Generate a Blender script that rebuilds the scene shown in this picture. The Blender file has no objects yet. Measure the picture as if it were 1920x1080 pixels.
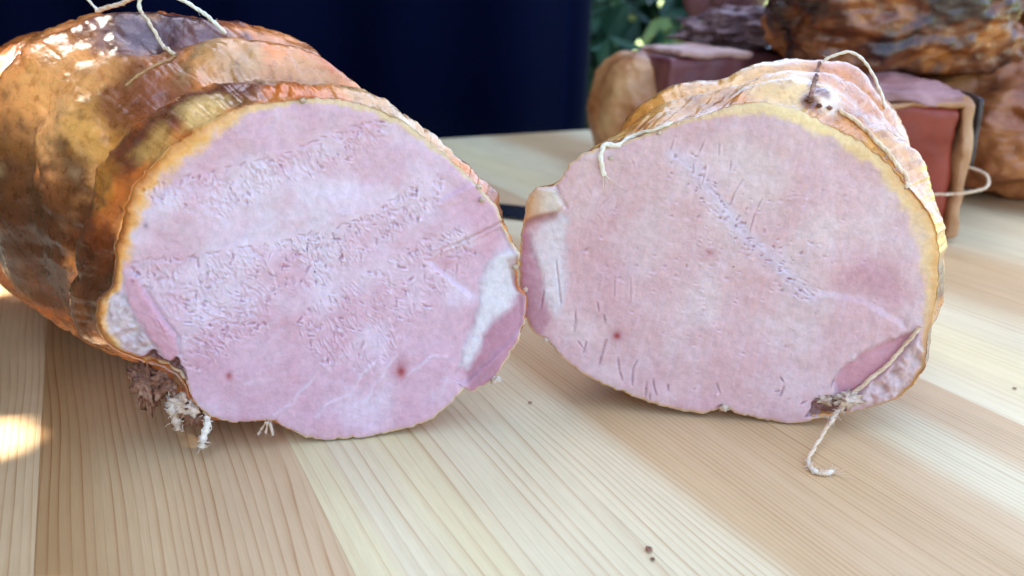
import bpy, bmesh, math, random
import numpy as np
from mathutils import Vector
from mathutils.bvhtree import BVHTree

# ------------------------------------------------------------------ camera, sky, sun, exposure
F = 1550.0                      # focal length in pixels of a 1920 wide frame
TH = math.atan(560.0 / F)       # camera looks down by this angle
H = 0.15                        # camera height above the table top
scene = bpy.context.scene
COL = scene.collection
cam_d = bpy.data.cameras.new('camera')
cam = bpy.data.objects.new('camera', cam_d)
COL.objects.link(cam)
cam.location = (0, 0, H)
cam.rotation_euler = (math.pi / 2 - TH, 0, 0)
cam_d.sensor_width = 36.0
cam_d.lens = F / 1920.0 * 36.0
cam_d.clip_start = 0.01
cam_d.clip_end = 500.0
cam_d.dof.use_dof = True
cam_d.dof.focus_distance = 0.285
cam_d.dof.aperture_fstop = 11.0
scene.camera = cam

SUN = Vector((-0.62, 0.22, 0.75)).normalized()      # towards the sun
SUN_EL = math.asin(SUN.z)
SUN_AZ = math.atan2(SUN.x, SUN.y)
world = bpy.data.worlds.new('World')
scene.world = world
world.use_nodes = True
wn = world.node_tree
wn.nodes.clear()
sky = wn.nodes.new('ShaderNodeTexSky')
sky.sky_type = 'NISHITA'
sky.sun_disc = False
sky.sun_elevation = SUN_EL
sky.sun_rotation = SUN_AZ
sky.air_density = 1.0
sky.dust_density = 3.0
sky.ozone_density = 1.0
bg = wn.nodes.new('ShaderNodeBackground')
bg.inputs['Strength'].default_value = 0.15
wo = wn.nodes.new('ShaderNodeOutputWorld')
wn.links.new(sky.outputs[0], bg.inputs[0])
wn.links.new(bg.outputs[0], wo.inputs[0])

sun_d = bpy.data.lights.new('sun', 'SUN')
sun_d.energy = 4.0
sun_d.angle = math.radians(0.5)
sun_d.color = (1.0, 0.93, 0.82)
sun = bpy.data.objects.new('sun', sun_d)
COL.objects.link(sun)
sun.rotation_euler = (-SUN).to_track_quat('-Z', 'Y').to_euler()

vs = scene.view_settings
vs.view_transform = 'Standard'
vs.look = 'None'
vs.exposure = 2.55
vs.gamma = 1.0
vs.use_curve_mapping = False

# ------------------------------------------------------------------ helpers
CT, ST = math.cos(TH), math.sin(TH)
CAM = np.array([0.0, 0.0, H])

def ray(px, py):
    x = px - 960.0; v = 540.0 - py
    return np.array([x, F * CT + v * ST, -F * ST + v * CT])

def ground(px, py, z=0.0):
    d = ray(px, py)
    return CAM + d * ((z - H) / d[2])

def at_y(px, py, Y):
    d = ray(px, py)
    return CAM + d * (Y / d[1])

def project(P):
    P = np.asarray(P) - CAM
    x = P[..., 0]; y = P[..., 1]; z = P[..., 2]
    zc = y * CT - z * ST
    v = y * ST + z * CT
    return 960 + F * x / zc, 540 - F * v / zc

def lin(r, g, b):
    c = np.array([r, g, b], float) / 255.0
    return np.where(c <= 0.04045, c / 12.92, ((c + 0.055) / 1.055) ** 2.4)

def L4(r, g, b):
    c = lin(r, g, b)
    return (float(c[0]), float(c[1]), float(c[2]), 1.0)

_rs = np.random.RandomState(7)
PERM = np.concatenate([_rs.permutation(512)] * 3)
GRAD = _rs.normal(size=(512, 3)); GRAD /= np.linalg.norm(GRAD, axis=1)[:, None]

def noise3(P, seed=0):
    P = np.asarray(P, float) + seed * 17.31
    I = np.floor(P).astype(int); f = P - I
    w = f * f * f * (f * (f * 6 - 15) + 10)
    I &= 511
    out = 0.0
    for dx in (0, 1):
        for dy in (0, 1):
            for dz in (0, 1):
                g = GRAD[PERM[PERM[PERM[(I[..., 0] + dx) & 511] + ((I[..., 1] + dy) & 511)] + ((I[..., 2] + dz) & 511)]]
                d = g[..., 0] * (f[..., 0] - dx) + g[..., 1] * (f[..., 1] - dy) + g[..., 2] * (f[..., 2] - dz)
                wt = (w[..., 0] if dx else 1 - w[..., 0]) * (w[..., 1] if dy else 1 - w[..., 1]) * (w[..., 2] if dz else 1 - w[..., 2])
                out = out + d * wt
    return out * 1.6

def fbm(P, octs=4, seed=0, gain=0.5):
    P = np.asarray(P, float); a = 1.0; s = 0.0
    for k in range(octs):
        s = s + a * noise3(P, seed + k * 3.7); P = P * 2.03; a *= gain
    return s

def sstep(a, b, x):
    t = np.clip((x - a) / (b - a), 0, 1)
    return t * t * (3 - 2 * t)

def seg_dist(X, Y, pts):
    best = np.full(X.shape, 1e9)
    for (x0, y0), (x1, y1) in zip(pts[:-1], pts[1:]):
        dx, dy = x1 - x0, y1 - y0
        t = np.clip(((X - x0) * dx + (Y - y0) * dy) / (dx * dx + dy * dy + 1e-9), 0, 1)
        best = np.minimum(best, np.hypot(X - x0 - t * dx, Y - y0 - t * dy))
    return best

def poly_sd(X, Y, pts):
    """signed distance, positive inside"""
    d = seg_dist(X, Y, list(pts) + [pts[0]])
    ins = np.zeros(X.shape, bool)
    n = len(pts)
    for i in range(n):
        x0, y0 = pts[i]; x1, y1 = pts[(i + 1) % n]
        if y0 == y1: continue
        c = ((Y < y0) != (Y < y1)) & (X < (x1 - x0) * (Y - y0) / (y1 - y0) + x0)
        ins ^= c
    return np.where(ins, d, -d)

def mixc(A, B, w):
    return A * (1 - w[..., None]) + B * w[..., None]

def link(o, parent=None):
    COL.objects.link(o)
    if parent is not None:
        o.parent = parent
    return o

def empty(name, loc=(0, 0, 0), label=None, cat=None, group=None):
    o = bpy.data.objects.new(name, None)
    o.empty_display_size = 0.02
    o.location = loc
    link(o)
    if label: o['label'] = label
    if cat: o['category'] = cat
    if group: o['group'] = group
    return o

def mesh_np(name, V, faces, mat, parent=None, col=None, normals=None, smooth=True):
    """V world coordinates; the parent's location is subtracted"""
    V = np.asarray(V, float)
    if parent is not None:
        p = parent; off = np.zeros(3)
        while p is not None:
            off += np.array(p.location); p = p.parent
        V = V - off
    me = bpy.data.meshes.new(name)
    faces = np.asarray(faces) if not isinstance(faces, list) else faces
    if isinstance(faces, np.ndarray):
        nf, k = faces.shape
        me.vertices.add(len(V)); me.vertices.foreach_set('co', V.ravel())
        me.loops.add(nf * k); me.loops.foreach_set('vertex_index', faces.ravel().astype(np.int32))
        me.polygons.add(nf); me.polygons.foreach_set('loop_start', np.arange(0, nf * k, k, dtype=np.int32))
        me.polygons.foreach_set('use_smooth', np.full(nf, smooth))
        me.update(calc_edges=True)
    else:
        me.from_pydata([tuple(v) for v in V], [], faces)
        me.polygons.foreach_set('use_smooth', np.full(len(me.polygons), smooth))
        me.update()
    me.validate()
    if col is not None:
        a = me.attributes.new('tone', 'FLOAT_COLOR', 'POINT')
        c = np.ones((len(V), 4)); c[:, :col.shape[1]] = col
        a.data.foreach_set('color', c.ravel())
    if normals is not None:
        me.normals_split_custom_set_from_vertices([tuple(x) for x in normals])
    me.materials.append(mat)
    o = bpy.data.objects.new(name, me)
    link(o, parent)
    return o

def grid_faces(n, k, wrap=True):
    """rows k, columns n -> quads"""
    i = np.arange(k - 1)[:, None]; j = np.arange(n if wrap else n - 1)[None, :]
    a = i * n + j; b = i * n + (j + 1) % n
    return np.stack([a, b, b + n, a + n], -1).reshape(-1, 4)

def tube_arrays(path, rad, sides=8, cap=True):
    path = np.asarray(path, float); n = len(path)
    rad = np.broadcast_to(np.asarray(rad, float), (n,))
    T = np.gradient(path, axis=0); T /= np.linalg.norm(T, axis=1)[:, None] + 1e-12
    up = np.array([0.13, 0.21, 0.97]); N = []
    cur = np.cross(T[0], up); cur /= np.linalg.norm(cur)
    for k in range(n):
        cur = cur - T[k] * np.dot(cur, T[k]); cur /= np.linalg.norm(cur) + 1e-12; N.append(cur)
    N = np.array(N); B = np.cross(T, N)
    a = np.linspace(0, 2 * np.pi, sides, endpoint=False)
    V = path[:, None] + rad[:, None, None] * (np.cos(a)[None, :, None] * N[:, None] + np.sin(a)[None, :, None] * B[:, None])
    return V.reshape(-1, 3), grid_faces(sides, n), N, B

def resample(path, step):
    path = np.asarray(path, float)
    # Catmull-Rom
    P = np.vstack([2 * path[0] - path[1], path, 2 * path[-1] - path[-2]])
    out = []
    for i in range(1, len(P) - 2):
        L = np.linalg.norm(P[i + 1] - P[i]); m = max(2, int(L / step))
        t = np.linspace(0, 1, m, endpoint=False)[:, None]
        p0, p1, p2, p3 = P[i - 1], P[i], P[i + 1], P[i + 2]
        out.append(0.5 * (2 * p1 + (p2 - p0) * t + (2 * p0 - 5 * p1 + 4 * p2 - p3) * t ** 2 + (3 * p1 - p0 - 3 * p2 + p3) * t ** 3))
    out.append(path[-1:])
    return np.vstack(out)

def twine(name, path, r, mat, parent, pitch=0.0065, plies=2, wob=0.45, seed=0, fray=(0, 0), taper=None):
    """two twisted plies along a path, with loose fibres at frayed ends (start, end counts)"""
    rng = np.random.RandomState(seed + 11)
    path = resample(path, 0.0006)
    path = path + r * wob * np.stack([noise3(path * 260, seed), noise3(path * 260, seed + 5), noise3(path * 260, seed + 9)], -1)
    _, _, N, B = tube_arrays(path, r, 4)
    ln = np.concatenate([[0], np.cumsum(np.linalg.norm(np.diff(path, axis=0), axis=1))])
    Vs, Fs, off = [], [], 0
    tp = np.ones(len(path)) if taper is None else np.interp(ln / ln[-1], *taper)
    for k in range(plies):
        a = 2 * np.pi * (ln / pitch + k / plies)
        q = path + (r * 0.24 * tp)[:, None] * (np.cos(a)[:, None] * N + np.sin(a)[:, None] * B)
        rr = r * 0.74 * tp * (1 + 0.22 * noise3(q * 700, seed + k))
        V, Fc, _, _ = tube_arrays(q, rr, 7)
        Vs.append(V); Fs.append(Fc + off); off += len(V)
    def fibres(base, direction, cnt, spread, length):
        nonlocal off
        for _ in range(cnt):
            d = direction + rng.normal(size=3) * spread; d /= np.linalg.norm(d)
            m = 7; t = np.linspace(0, 1, m)[:, None]
            bend = rng.normal(size=3) * 0.35
            L = length * rng.uniform(0.4, 1.1)
            q = base + rng.normal(size=3) * r * 0.4 + L * (d * t + bend * t * t)
            q[:, 2] = np.maximum(q[:, 2], 0.0006)
            V, Fc, _, _ = tube_arrays(q, r * rng.uniform(0.10, 0.22) * (1 - 0.7 * t[:, 0]), 4)
            Vs.append(V); Fs.append(Fc + off); off += len(V)
    if fray[0]: fibres(path[0], path[0] - path[4], fray[0], 0.0 + 0.6 * 0.0006, 0.004)
    if fray[1]:
        d = path[-1] - path[-5]; d /= np.linalg.norm(d)
        fibres(path[-1], d, fray[1], 0.45, 0.006)
    # stray fuzz
    for i in rng.randint(0, len(path), max(4, int(ln[-1] / 0.004))):
        dd = rng.normal(size=3); dd /= np.linalg.norm(dd)
        t = np.linspace(0, 1, 4)[:, None]
        q = path[i] + dd * r * 0.6 + r * rng.uniform(0.8, 2.4) * (dd * t + rng.normal(size=3) * 0.3 * t * t)
        V, Fc, _, _ = tube_arrays(q, r * 0.09 * (1 - 0.6 * t[:, 0]), 3)
        Vs.append(V); Fs.append(Fc + off); off += len(V)
    return mesh_np(name, np.vstack(Vs), np.vstack(Fs), mat, parent)

# ------------------------------------------------------------------ materials
def new_mat(name):
    m = bpy.data.materials.new(name); m.use_nodes = True
    nt = m.node_tree
    b = nt.nodes['Principled BSDF']
    return m, nt, b

def N(nt, kind, **kw):
    n = nt.nodes.new(kind)
    for k, v in kw.items():
        if k in n.inputs: n.inputs[k].default_value = v
        else: setattr(n, k, v)
    return n

def noise_node(nt, scale, detail=4, rough=0.55, vec=None):
    n = nt.nodes.new('ShaderNodeTexNoise')
    n.inputs['Scale'].default_value = scale; n.inputs['Detail'].default_value = detail; n.inputs['Roughness'].default_value = rough
    if vec is not None: nt.links.new(vec, n.inputs['Vector'])
    return n

def ramp(nt, fac, stops, interp='LINEAR'):
    r = nt.nodes.new('ShaderNodeValToRGB'); r.color_ramp.interpolation = interp
    e = r.color_ramp.elements
    while len(e) > 1: e.remove(e[-1])
    e[0].position, e[0].color = stops[0][0], stops[0][1]
    for p, c in stops[1:]:
        x = e.new(p); x.color = c
    nt.links.new(fac, r.inputs['Fac'])
    return r

def math_node(nt, op, a, b=None, c=None):
    n = nt.nodes.new('ShaderNodeMath'); n.operation = op
    for i, v in enumerate((a, b, c)):
        if v is None: continue
        if isinstance(v, (int, float)): n.inputs[i].default_value = v
        else: nt.links.new(v, n.inputs[i])
    return n.outputs[0]

def mix_rgb(nt, fac, a, b, blend='MIX'):
    n = nt.nodes.new('ShaderNodeMix'); n.data_type = 'RGBA'; n.blend_type = blend
    for sock, v in ((n.inputs[0], fac), (n.inputs[6], a), (n.inputs[7], b)):
        if isinstance(v, (int, float)): sock.default_value = v
        elif isinstance(v, tuple): sock.default_value = v
        else: nt.links.new(v, sock)
    return n.outputs[2]

def bump(nt, b, height, strength, dist, prev=None):
    n = nt.nodes.new('ShaderNodeBump'); n.inputs['Strength'].default_value = strength; n.inputs['Distance'].default_value = dist
    nt.links.new(height, n.inputs['Height'])
    if prev is not None: nt.links.new(prev, n.inputs['Normal'])
    nt.links.new(n.outputs[0], b.inputs['Normal'])
    return n.outputs[0]

def mat_meat():
    m, nt, b = new_mat('cut_meat')
    at = nt.nodes.new('ShaderNodeAttribute'); at.attribute_name = 'tone'
    tc = nt.nodes.new('ShaderNodeTexCoord')
    n1 = noise_node(nt, 420, 5, 0.6, tc.outputs['Object'])
    n2 = noise_node(nt, 1500, 3, 0.6, tc.outputs['Object'])
    v = ramp(nt, n1.outputs['Fac'], [(0.3, (0.88, 0.86, 0.87, 1)), (0.7, (1.07, 1.06, 1.06, 1))])
    c = mix_rgb(nt, 1.0, at.outputs['Color'], v.outputs['Color'], 'MULTIPLY')
    nt.links.new(c, b.inputs['Base Color'])
    b.inputs['Subsurface Weight'].default_value = 0.55
    b.inputs['Subsurface Radius'].default_value = (1.0, 0.45, 0.35)
    b.inputs['Subsurface Scale'].default_value = 0.0032
    b.inputs['Coat Weight'].default_value = 0.12; b.inputs['Coat Roughness'].default_value = 0.3
    nw = noise_node(nt, 70, 3, 0.6, tc.outputs['Object'])
    r = ramp(nt, nw.outputs['Fac'], [(0.35, (0.26, 0.26, 0.26, 1)), (0.68, (0.52, 0.52, 0.52, 1))])
    nt.links.new(r.outputs['Color'], b.inputs['Roughness'])
    b.inputs['Specular IOR Level'].default_value = 0.45
    p = bump(nt, b, n1.outputs['Fac'], 0.35, 0.0009)
    bump(nt, b, n2.outputs['Fac'], 0.25, 0.0004, p)
    return m

def mat_skin():
    m, nt, b = new_mat('smoked_skin')
    at = nt.nodes.new('ShaderNodeAttribute'); at.attribute_name = 'tone'
    tc = nt.nodes.new('ShaderNodeTexCoord')
    n1 = noise_node(nt, 260, 6, 0.62, tc.outputs['Object'])
    n2 = noise_node(nt, 900, 4, 0.6, tc.outputs['Object'])
    v = ramp(nt, n1.outputs['Fac'], [(0.28, (0.66, 0.56, 0.48, 1)), (0.5, (0.98, 0.97, 0.96, 1)), (0.75, (1.12, 1.12, 1.12, 1))])
    c = mix_rgb(nt, 1.0, at.outputs['Color'], v.outputs['Color'], 'MULTIPLY')
    nt.links.new(c, b.inputs['Base Color'])
    b.inputs['Subsurface Weight'].default_value = 0.25
    b.inputs['Subsurface Radius'].default_value = (1.0, 0.5, 0.2)
    b.inputs['Subsurface Scale'].default_value = 0.002
    r = ramp(nt, n1.outputs['Fac'], [(0.3, (0.2, 0.2, 0.2, 1)), (0.75, (0.42, 0.42, 0.42, 1))])
    nt.links.new(r.outputs['Color'], b.inputs['Roughness'])
    b.inputs['Coat Weight'].default_value = 0.85
    b.inputs['Coat Roughness'].default_value = 0.13
    n0 = noise_node(nt, 95, 3, 0.5, tc.outputs['Object']); n0.inputs['Distortion'].default_value = 0.4
    p = bump(nt, b, n0.outputs['Fac'], 0.35, 0.0032)
    p = bump(nt, b, n1.outputs['Fac'], 0.32, 0.0011, p)
    p = bump(nt, b, n2.outputs['Fac'], 0.12, 0.0004, p)
    nt.links.new(p, b.inputs['Coat Normal'])
    return m

def mat_noise(name, stops, scale, rough=(0.35, 0.6), bump_s=0.5, bump_d=0.002, detail=6, coat=0.0, sss=0.0, dist=0.0):
    m, nt, b = new_mat(name)
    tc = nt.nodes.new('ShaderNodeTexCoord')
    n1 = noise_node(nt, scale, detail, 0.6, tc.outputs['Object'])
    n1.inputs['Distortion'].default_value = dist
    c = ramp(nt, n1.outputs['Fac'], stops)
    nt.links.new(c.outputs['Color'], b.inputs['Base Color'])
    n2 = noise_node(nt, scale * 3.1, detail, 0.6, tc.outputs['Object'])
    r = ramp(nt, n2.outputs['Fac'], [(0.3, (rough[0],) * 3 + (1,)), (0.7, (rough[1],) * 3 + (1,))])
    nt.links.new(r.outputs['Color'], b.inputs['Roughness'])
    b.inputs['Coat Weight'].default_value = coat
    b.inputs['Coat Roughness'].default_value = 0.25
    b.inputs['Subsurface Weight'].default_value = sss
    b.inputs['Subsurface Radius'].default_value = (1, 0.5, 0.3)
    b.inputs['Subsurface Scale'].default_value = 0.002
    if bump_s: bump(nt, b, n2.outputs['Fac'], bump_s, bump_d)
    return m

MEAT = mat_meat()
SKIN = mat_skin()
TWINE = mat_noise('cotton_twine', [(0.3, L4(214, 172, 132)), (0.6, L4(240, 210, 176))], 300, (0.7, 0.95), 0.5, 0.0006, sss=0.15)
TWINE_PALE = mat_noise('pale_cotton', [(0.3, L4(232, 206, 174)), (0.6, L4(248, 232, 210))], 300, (0.7, 0.95), 0.5, 0.0006, sss=0.2)
TWINE_BROWN = mat_noise('stained_twine', [(0.3, L4(140, 88, 48)), (0.6, L4(190, 140, 92))], 300, (0.5, 0.8), 0.5, 0.0006, sss=0.1)
SCRAP = mat_noise('torn_brown_meat', [(0.32, L4(84, 46, 30)), (0.5, L4(150, 98, 72)), (0.7, L4(190, 146, 116))], 230, (0.4, 0.8), 0.8, 0.0015, sss=0.1)
FATBIT = mat_noise('torn_fat', [(0.3, L4(196, 152, 110)), (0.6, L4(226, 200, 176))], 260, (0.4, 0.7), 0.6, 0.001, sss=0.25)

# ------------------------------------------------------------------ wooden table
GA = math.radians(27.0)                         # grain runs away from the camera and to the left
GU = np.array([math.cos(GA), math.sin(GA), 0])  # across the planks
GV = np.array([-math.sin(GA), math.cos(GA), 0]) # along the planks

def wood(name, u0, width, stops, spacing, seed, line=0.55):
    """straight-grained pine plank; stops = tone across the plank (0..1)"""
    m, nt, b = new_mat(name)
    geo = nt.nodes.new('ShaderNodeNewGeometry')
    def dotp(vec):
        n = nt.nodes.new('ShaderNodeVectorMath'); n.operation = 'DOT_PRODUCT'
        nt.links.new(geo.outputs['Position'], n.inputs[0]); n.inputs[1].default_value = tuple(vec)
        return n.outputs['Value']
    u = dotp(GU); v = dotp(GV)
    def comb(x, y, z):
        n = nt.nodes.new('ShaderNodeCombineXYZ')
        for i, s in enumerate((x, y, z)):
            if isinstance(s, (int, float)): n.inputs[i].default_value = s
            else: nt.links.new(s, n.inputs[i])
        return n.outputs[0]
    # slow sideways wander of the rings, and uneven ring widths
    w1 = noise_node(nt, 1.0, 2, 0.5, comb(math_node(nt, 'MULTIPLY', u, 9.0), math_node(nt, 'MULTIPLY', v, 2.2), seed * 3.1))
    w2 = noise_node(nt, 1.0, 2, 0.5, comb(math_node(nt, 'MULTIPLY', u, 60.0), math_node(nt, 'MULTIPLY', v, 3.0), seed * 5.7 + 2))
    uu = math_node(nt, 'ADD', u, math_node(nt, 'MULTIPLY', math_node(nt, 'SUBTRACT', w1.outputs['Fac'], 0.5), 0.034))
    uu = math_node(nt, 'ADD', uu, math_node(nt, 'MULTIPLY', math_node(nt, 'SUBTRACT', w2.outputs['Fac'], 0.5), spacing * 2.4))
    ring = math_node(nt, 'FRACT', math_node(nt, 'DIVIDE', uu, spacing))
    ln = ramp(nt, ring, [(0.0, (0, 0, 0, 1)), (0.45, (0.08, 0.08, 0.08, 1)), (0.78, (0.42, 0.42, 0.42, 1)), (0.90, (1, 1, 1, 1)), (1.0, (0.0, 0.0, 0.0, 1))])
    # fine pores
    po = noise_node(nt, 1.0, 3, 0.7, comb(math_node(nt, 'MULTIPLY', u, 2600.0), math_node(nt, 'MULTIPLY', v, 60.0), seed))
    # line strength varies from ring to ring and along it
    st = noise_node(nt, 1.0, 2, 0.5, comb(math_node(nt, 'MULTIPLY', u, 260.0), math_node(nt, 'MULTIPLY', v, 5.0), seed + 20))
    stf = ramp(nt, st.outputs['Fac'], [(0.32, (0.12,) * 3 + (1,)), (0.65, (1, 1, 1, 1))])
    t = math_node(nt, 'DIVIDE', math_node(nt, 'SUBTRACT', uu, u0), width)
    tone = ramp(nt, t, stops, 'EASE')
    bl = noise_node(nt, 1.0, 4, 0.6, comb(math_node(nt, 'MULTIPLY', u, 30.0), math_node(nt, 'MULTIPLY', v, 9.0), seed + 9))
    blr = ramp(nt, bl.outputs['Fac'], [(0.3, (0.90, 0.88, 0.84, 1)), (0.7, (1.06, 1.07, 1.06, 1))])
    c = mix_rgb(nt, 1.0, tone.outputs['Color'], blr.outputs['Color'], 'MULTIPLY')
    dark = mix_rgb(nt, 1.0, c, L4(206, 164, 122), 'MULTIPLY')
    f = math_node(nt, 'MULTIPLY', math_node(nt, 'MULTIPLY', ln.outputs['Color'], stf.outputs['Color']), line)
    c = mix_rgb(nt, f, c, dark)
    pr = ramp(nt, po.outputs['Fac'], [(0.3, (0.93, 0.92, 0.9, 1)), (0.6, (1.02, 1.02, 1.02, 1))])
    c = mix_rgb(nt, 1.0, c, pr.outputs['Color'], 'MULTIPLY')
    nt.links.new(c, b.inputs['Base Color'])
    b.inputs['Roughness'].default_value = 0.5
    b.inputs['Specular IOR Level'].default_value = 0.35
    p = bump(nt, b, math_node(nt, 'MULTIPLY', ln.outputs['Color'], -1.0), 0.25, 0.0004)
    bump(nt, b, po.outputs['Fac'], 0.2, 0.0003, p)
    return m

table = empty('pine_table', tuple(ground(960, 700)), 'pale pine tabletop of glued planks that everything stands on', 'table')
e0, e1 = ground(860, 258), ground(1090, 244)    # far edge of the table
ed = (e1 - e0) / np.linalg.norm(e1 - e0)
def plank(u0, u1, mat):
    def far(u):
        # point on the far edge line with across-coordinate u
        k = (u - e0 @ GU) / (ed @ GU); return e0 + ed * k
    g = 0.00002
    bm = bmesh.new()
    pts = []
    for u in (u0 + g, u1 - g):
        f_ = far(u); v1 = f_ @ GV
        pts.append((u, -0.35, v1))
    vs_ = []
    for z in (-0.028, 0.0):
        for (u, va, vb) in (pts[0], pts[1]):
            for v in (va, vb):
                p = GU * u + GV * v; vs_.append(bm.verts.new((p[0] - table.location.x, p[1] - table.location.y, z)))
    a = vs_
    bm.faces.new((a[0], a[1], a[3], a[2])); bm.faces.new((a[4], a[6], a[7], a[5]))
    bm.faces.new((a[0], a[4], a[5], a[1])); bm.faces.new((a[2], a[3], a[7], a[6]))
    bm.faces.new((a[1], a[5], a[7], a[3])); bm.faces.new((a[0], a[2], a[6], a[4]))
    bmesh.ops.recalc_face_normals(bm, faces=bm.faces)
    top = [e for e in bm.edges if all(v.co.z > -0.001 for v in e.verts)]
    bmesh.ops.bevel(bm, geom=top, offset=0.00008, segments=1, affect='EDGES')
    me = bpy.data.meshes.new('plank'); bm.to_mesh(me); bm.free()
    me.materials.append(mat)
    o = bpy.data.objects.new('plank', me); link(o, table)
    return o

CRM, TAN, PNK, YEL = L4(232, 213, 172), L4(212, 177, 131), L4(216, 182, 138), L4(233, 213, 164)
TAN_SHADED = L4(178, 136, 88)  # darker tan for the left planks, part of the shade there mixed in
ub = [ground(x, 1080) @ GU for x in (667, 1271, 1905, 2540)]
wd = ub[1] - ub[0]
edges = [ub[0] - 3 * wd, ub[0] - 2 * wd, ub[0] - wd] + ub + [ub[3] + wd, ub[3] + 2 * wd, ub[3] + 3 * wd, ub[3] + 4 * wd, ub[3] + 5 * wd, ub[3] + 6 * wd, ub[3] + 7 * wd]
stops_l = [
    [(0, TAN), (0.5, CRM), (1, TAN)],
    [(0, CRM), (0.4, TAN_SHADED), (1, TAN)],
    [(0, TAN_SHADED), (0.45, TAN), (0.8, PNK), (1, PNK)],
    [(0, PNK), (0.03, YEL), (0.12, YEL), (0.2, CRM), (0.45, YEL), (0.6, CRM), (1, CRM)],
    [(0, CRM), (0.2, CRM), (0.36, TAN), (0.7, PNK), (1, TAN)],
    [(0, TAN), (0.25, PNK), (0.42, CRM), (0.58, CRM), (0.72, PNK), (1, PNK)],
    [(0, CRM), (0.5, YEL), (1, CRM)],
    [(0, CRM), (0.5, TAN), (1, TAN)],
    [(0, TAN), (0.5, CRM), (1, CRM)],
    [(0, CRM), (0.5, CRM), (1, TAN)],
    [(0, PNK), (0.5, CRM), (1, CRM)],
    [(0, CRM), (0.5, TAN), (1, CRM)],
    [(0, TAN), (0.5, CRM), (1, TAN)]]
spc = [0.0028, 0.0028, 0.0031, 0.0043, 0.0022, 0.0021, 0.0050, 0.003, 0.003, 0.0036, 0.003, 0.003, 0.003]
lns = [0.7, 0.75, 0.8, 0.6, 0.75, 0.75, 0.35, 0.7, 0.7, 0.7, 0.7, 0.7, 0.7]
for i in range(len(edges) - 1):
    plank(edges[i], edges[i + 1], wood('pine_%d' % i, edges[i], wd, stops_l[i], spc[i], i * 1.37 + 0.4, lns[i]))

# ------------------------------------------------------------------ the two cut roasts
NPHI, NRAD = 840, 230

class Roast:
    pass

def cells(X, Y, size=14.0):
    cx = np.floor(X / size).astype(int); cy = np.floor(Y / size).astype(int)
    key = cx * 100000 + cy
    order = np.argsort(key, kind='stable'); ks = key[order]
    uniq, start = np.unique(ks, return_index=True)
    end = np.append(start[1:], len(ks))
    return {int(k): order[s:e] for k, s, e in zip(uniq, start, end)}, size

def strokes(hf, X, Y, cl, segs):
    """segs: list of (x0,y0,x1,y1,width,depth) in the plane's own map coordinates"""
    table_, size = cl
    for x0, y0, x1, y1, w, dep in segs:
        pad = w * 2.5
        ix0, ix1 = int(math.floor((min(x0, x1) - pad) / size)), int(math.floor((max(x0, x1) + pad) / size))
        iy0, iy1 = int(math.floor((min(y0, y1) - pad) / size)), int(math.floor((max(y0, y1) + pad) / size))
        idx = [table_[i * 100000 + j] for i in range(ix0, ix1 + 1) for j in range(iy0, iy1 + 1) if i * 100000 + j in table_]
        if not idx: continue
        idx = np.concatenate(idx)
        dx, dy = x1 - x0, y1 - y0
        L2 = dx * dx + dy * dy + 1e-9
        t = ((X[idx] - x0) * dx + (Y[idx] - y0) * dy) / L2
        tc = np.clip(t, 0, 1)
        d = np.hypot(X[idx] - x0 - tc * dx, Y[idx] - y0 - tc * dy)
        hf[idx] += dep * np.exp(-(d / w) ** 2) * (0.35 + 0.65 * np.sin(np.pi * np.clip(tc, 0.08, 0.92)))

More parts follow.
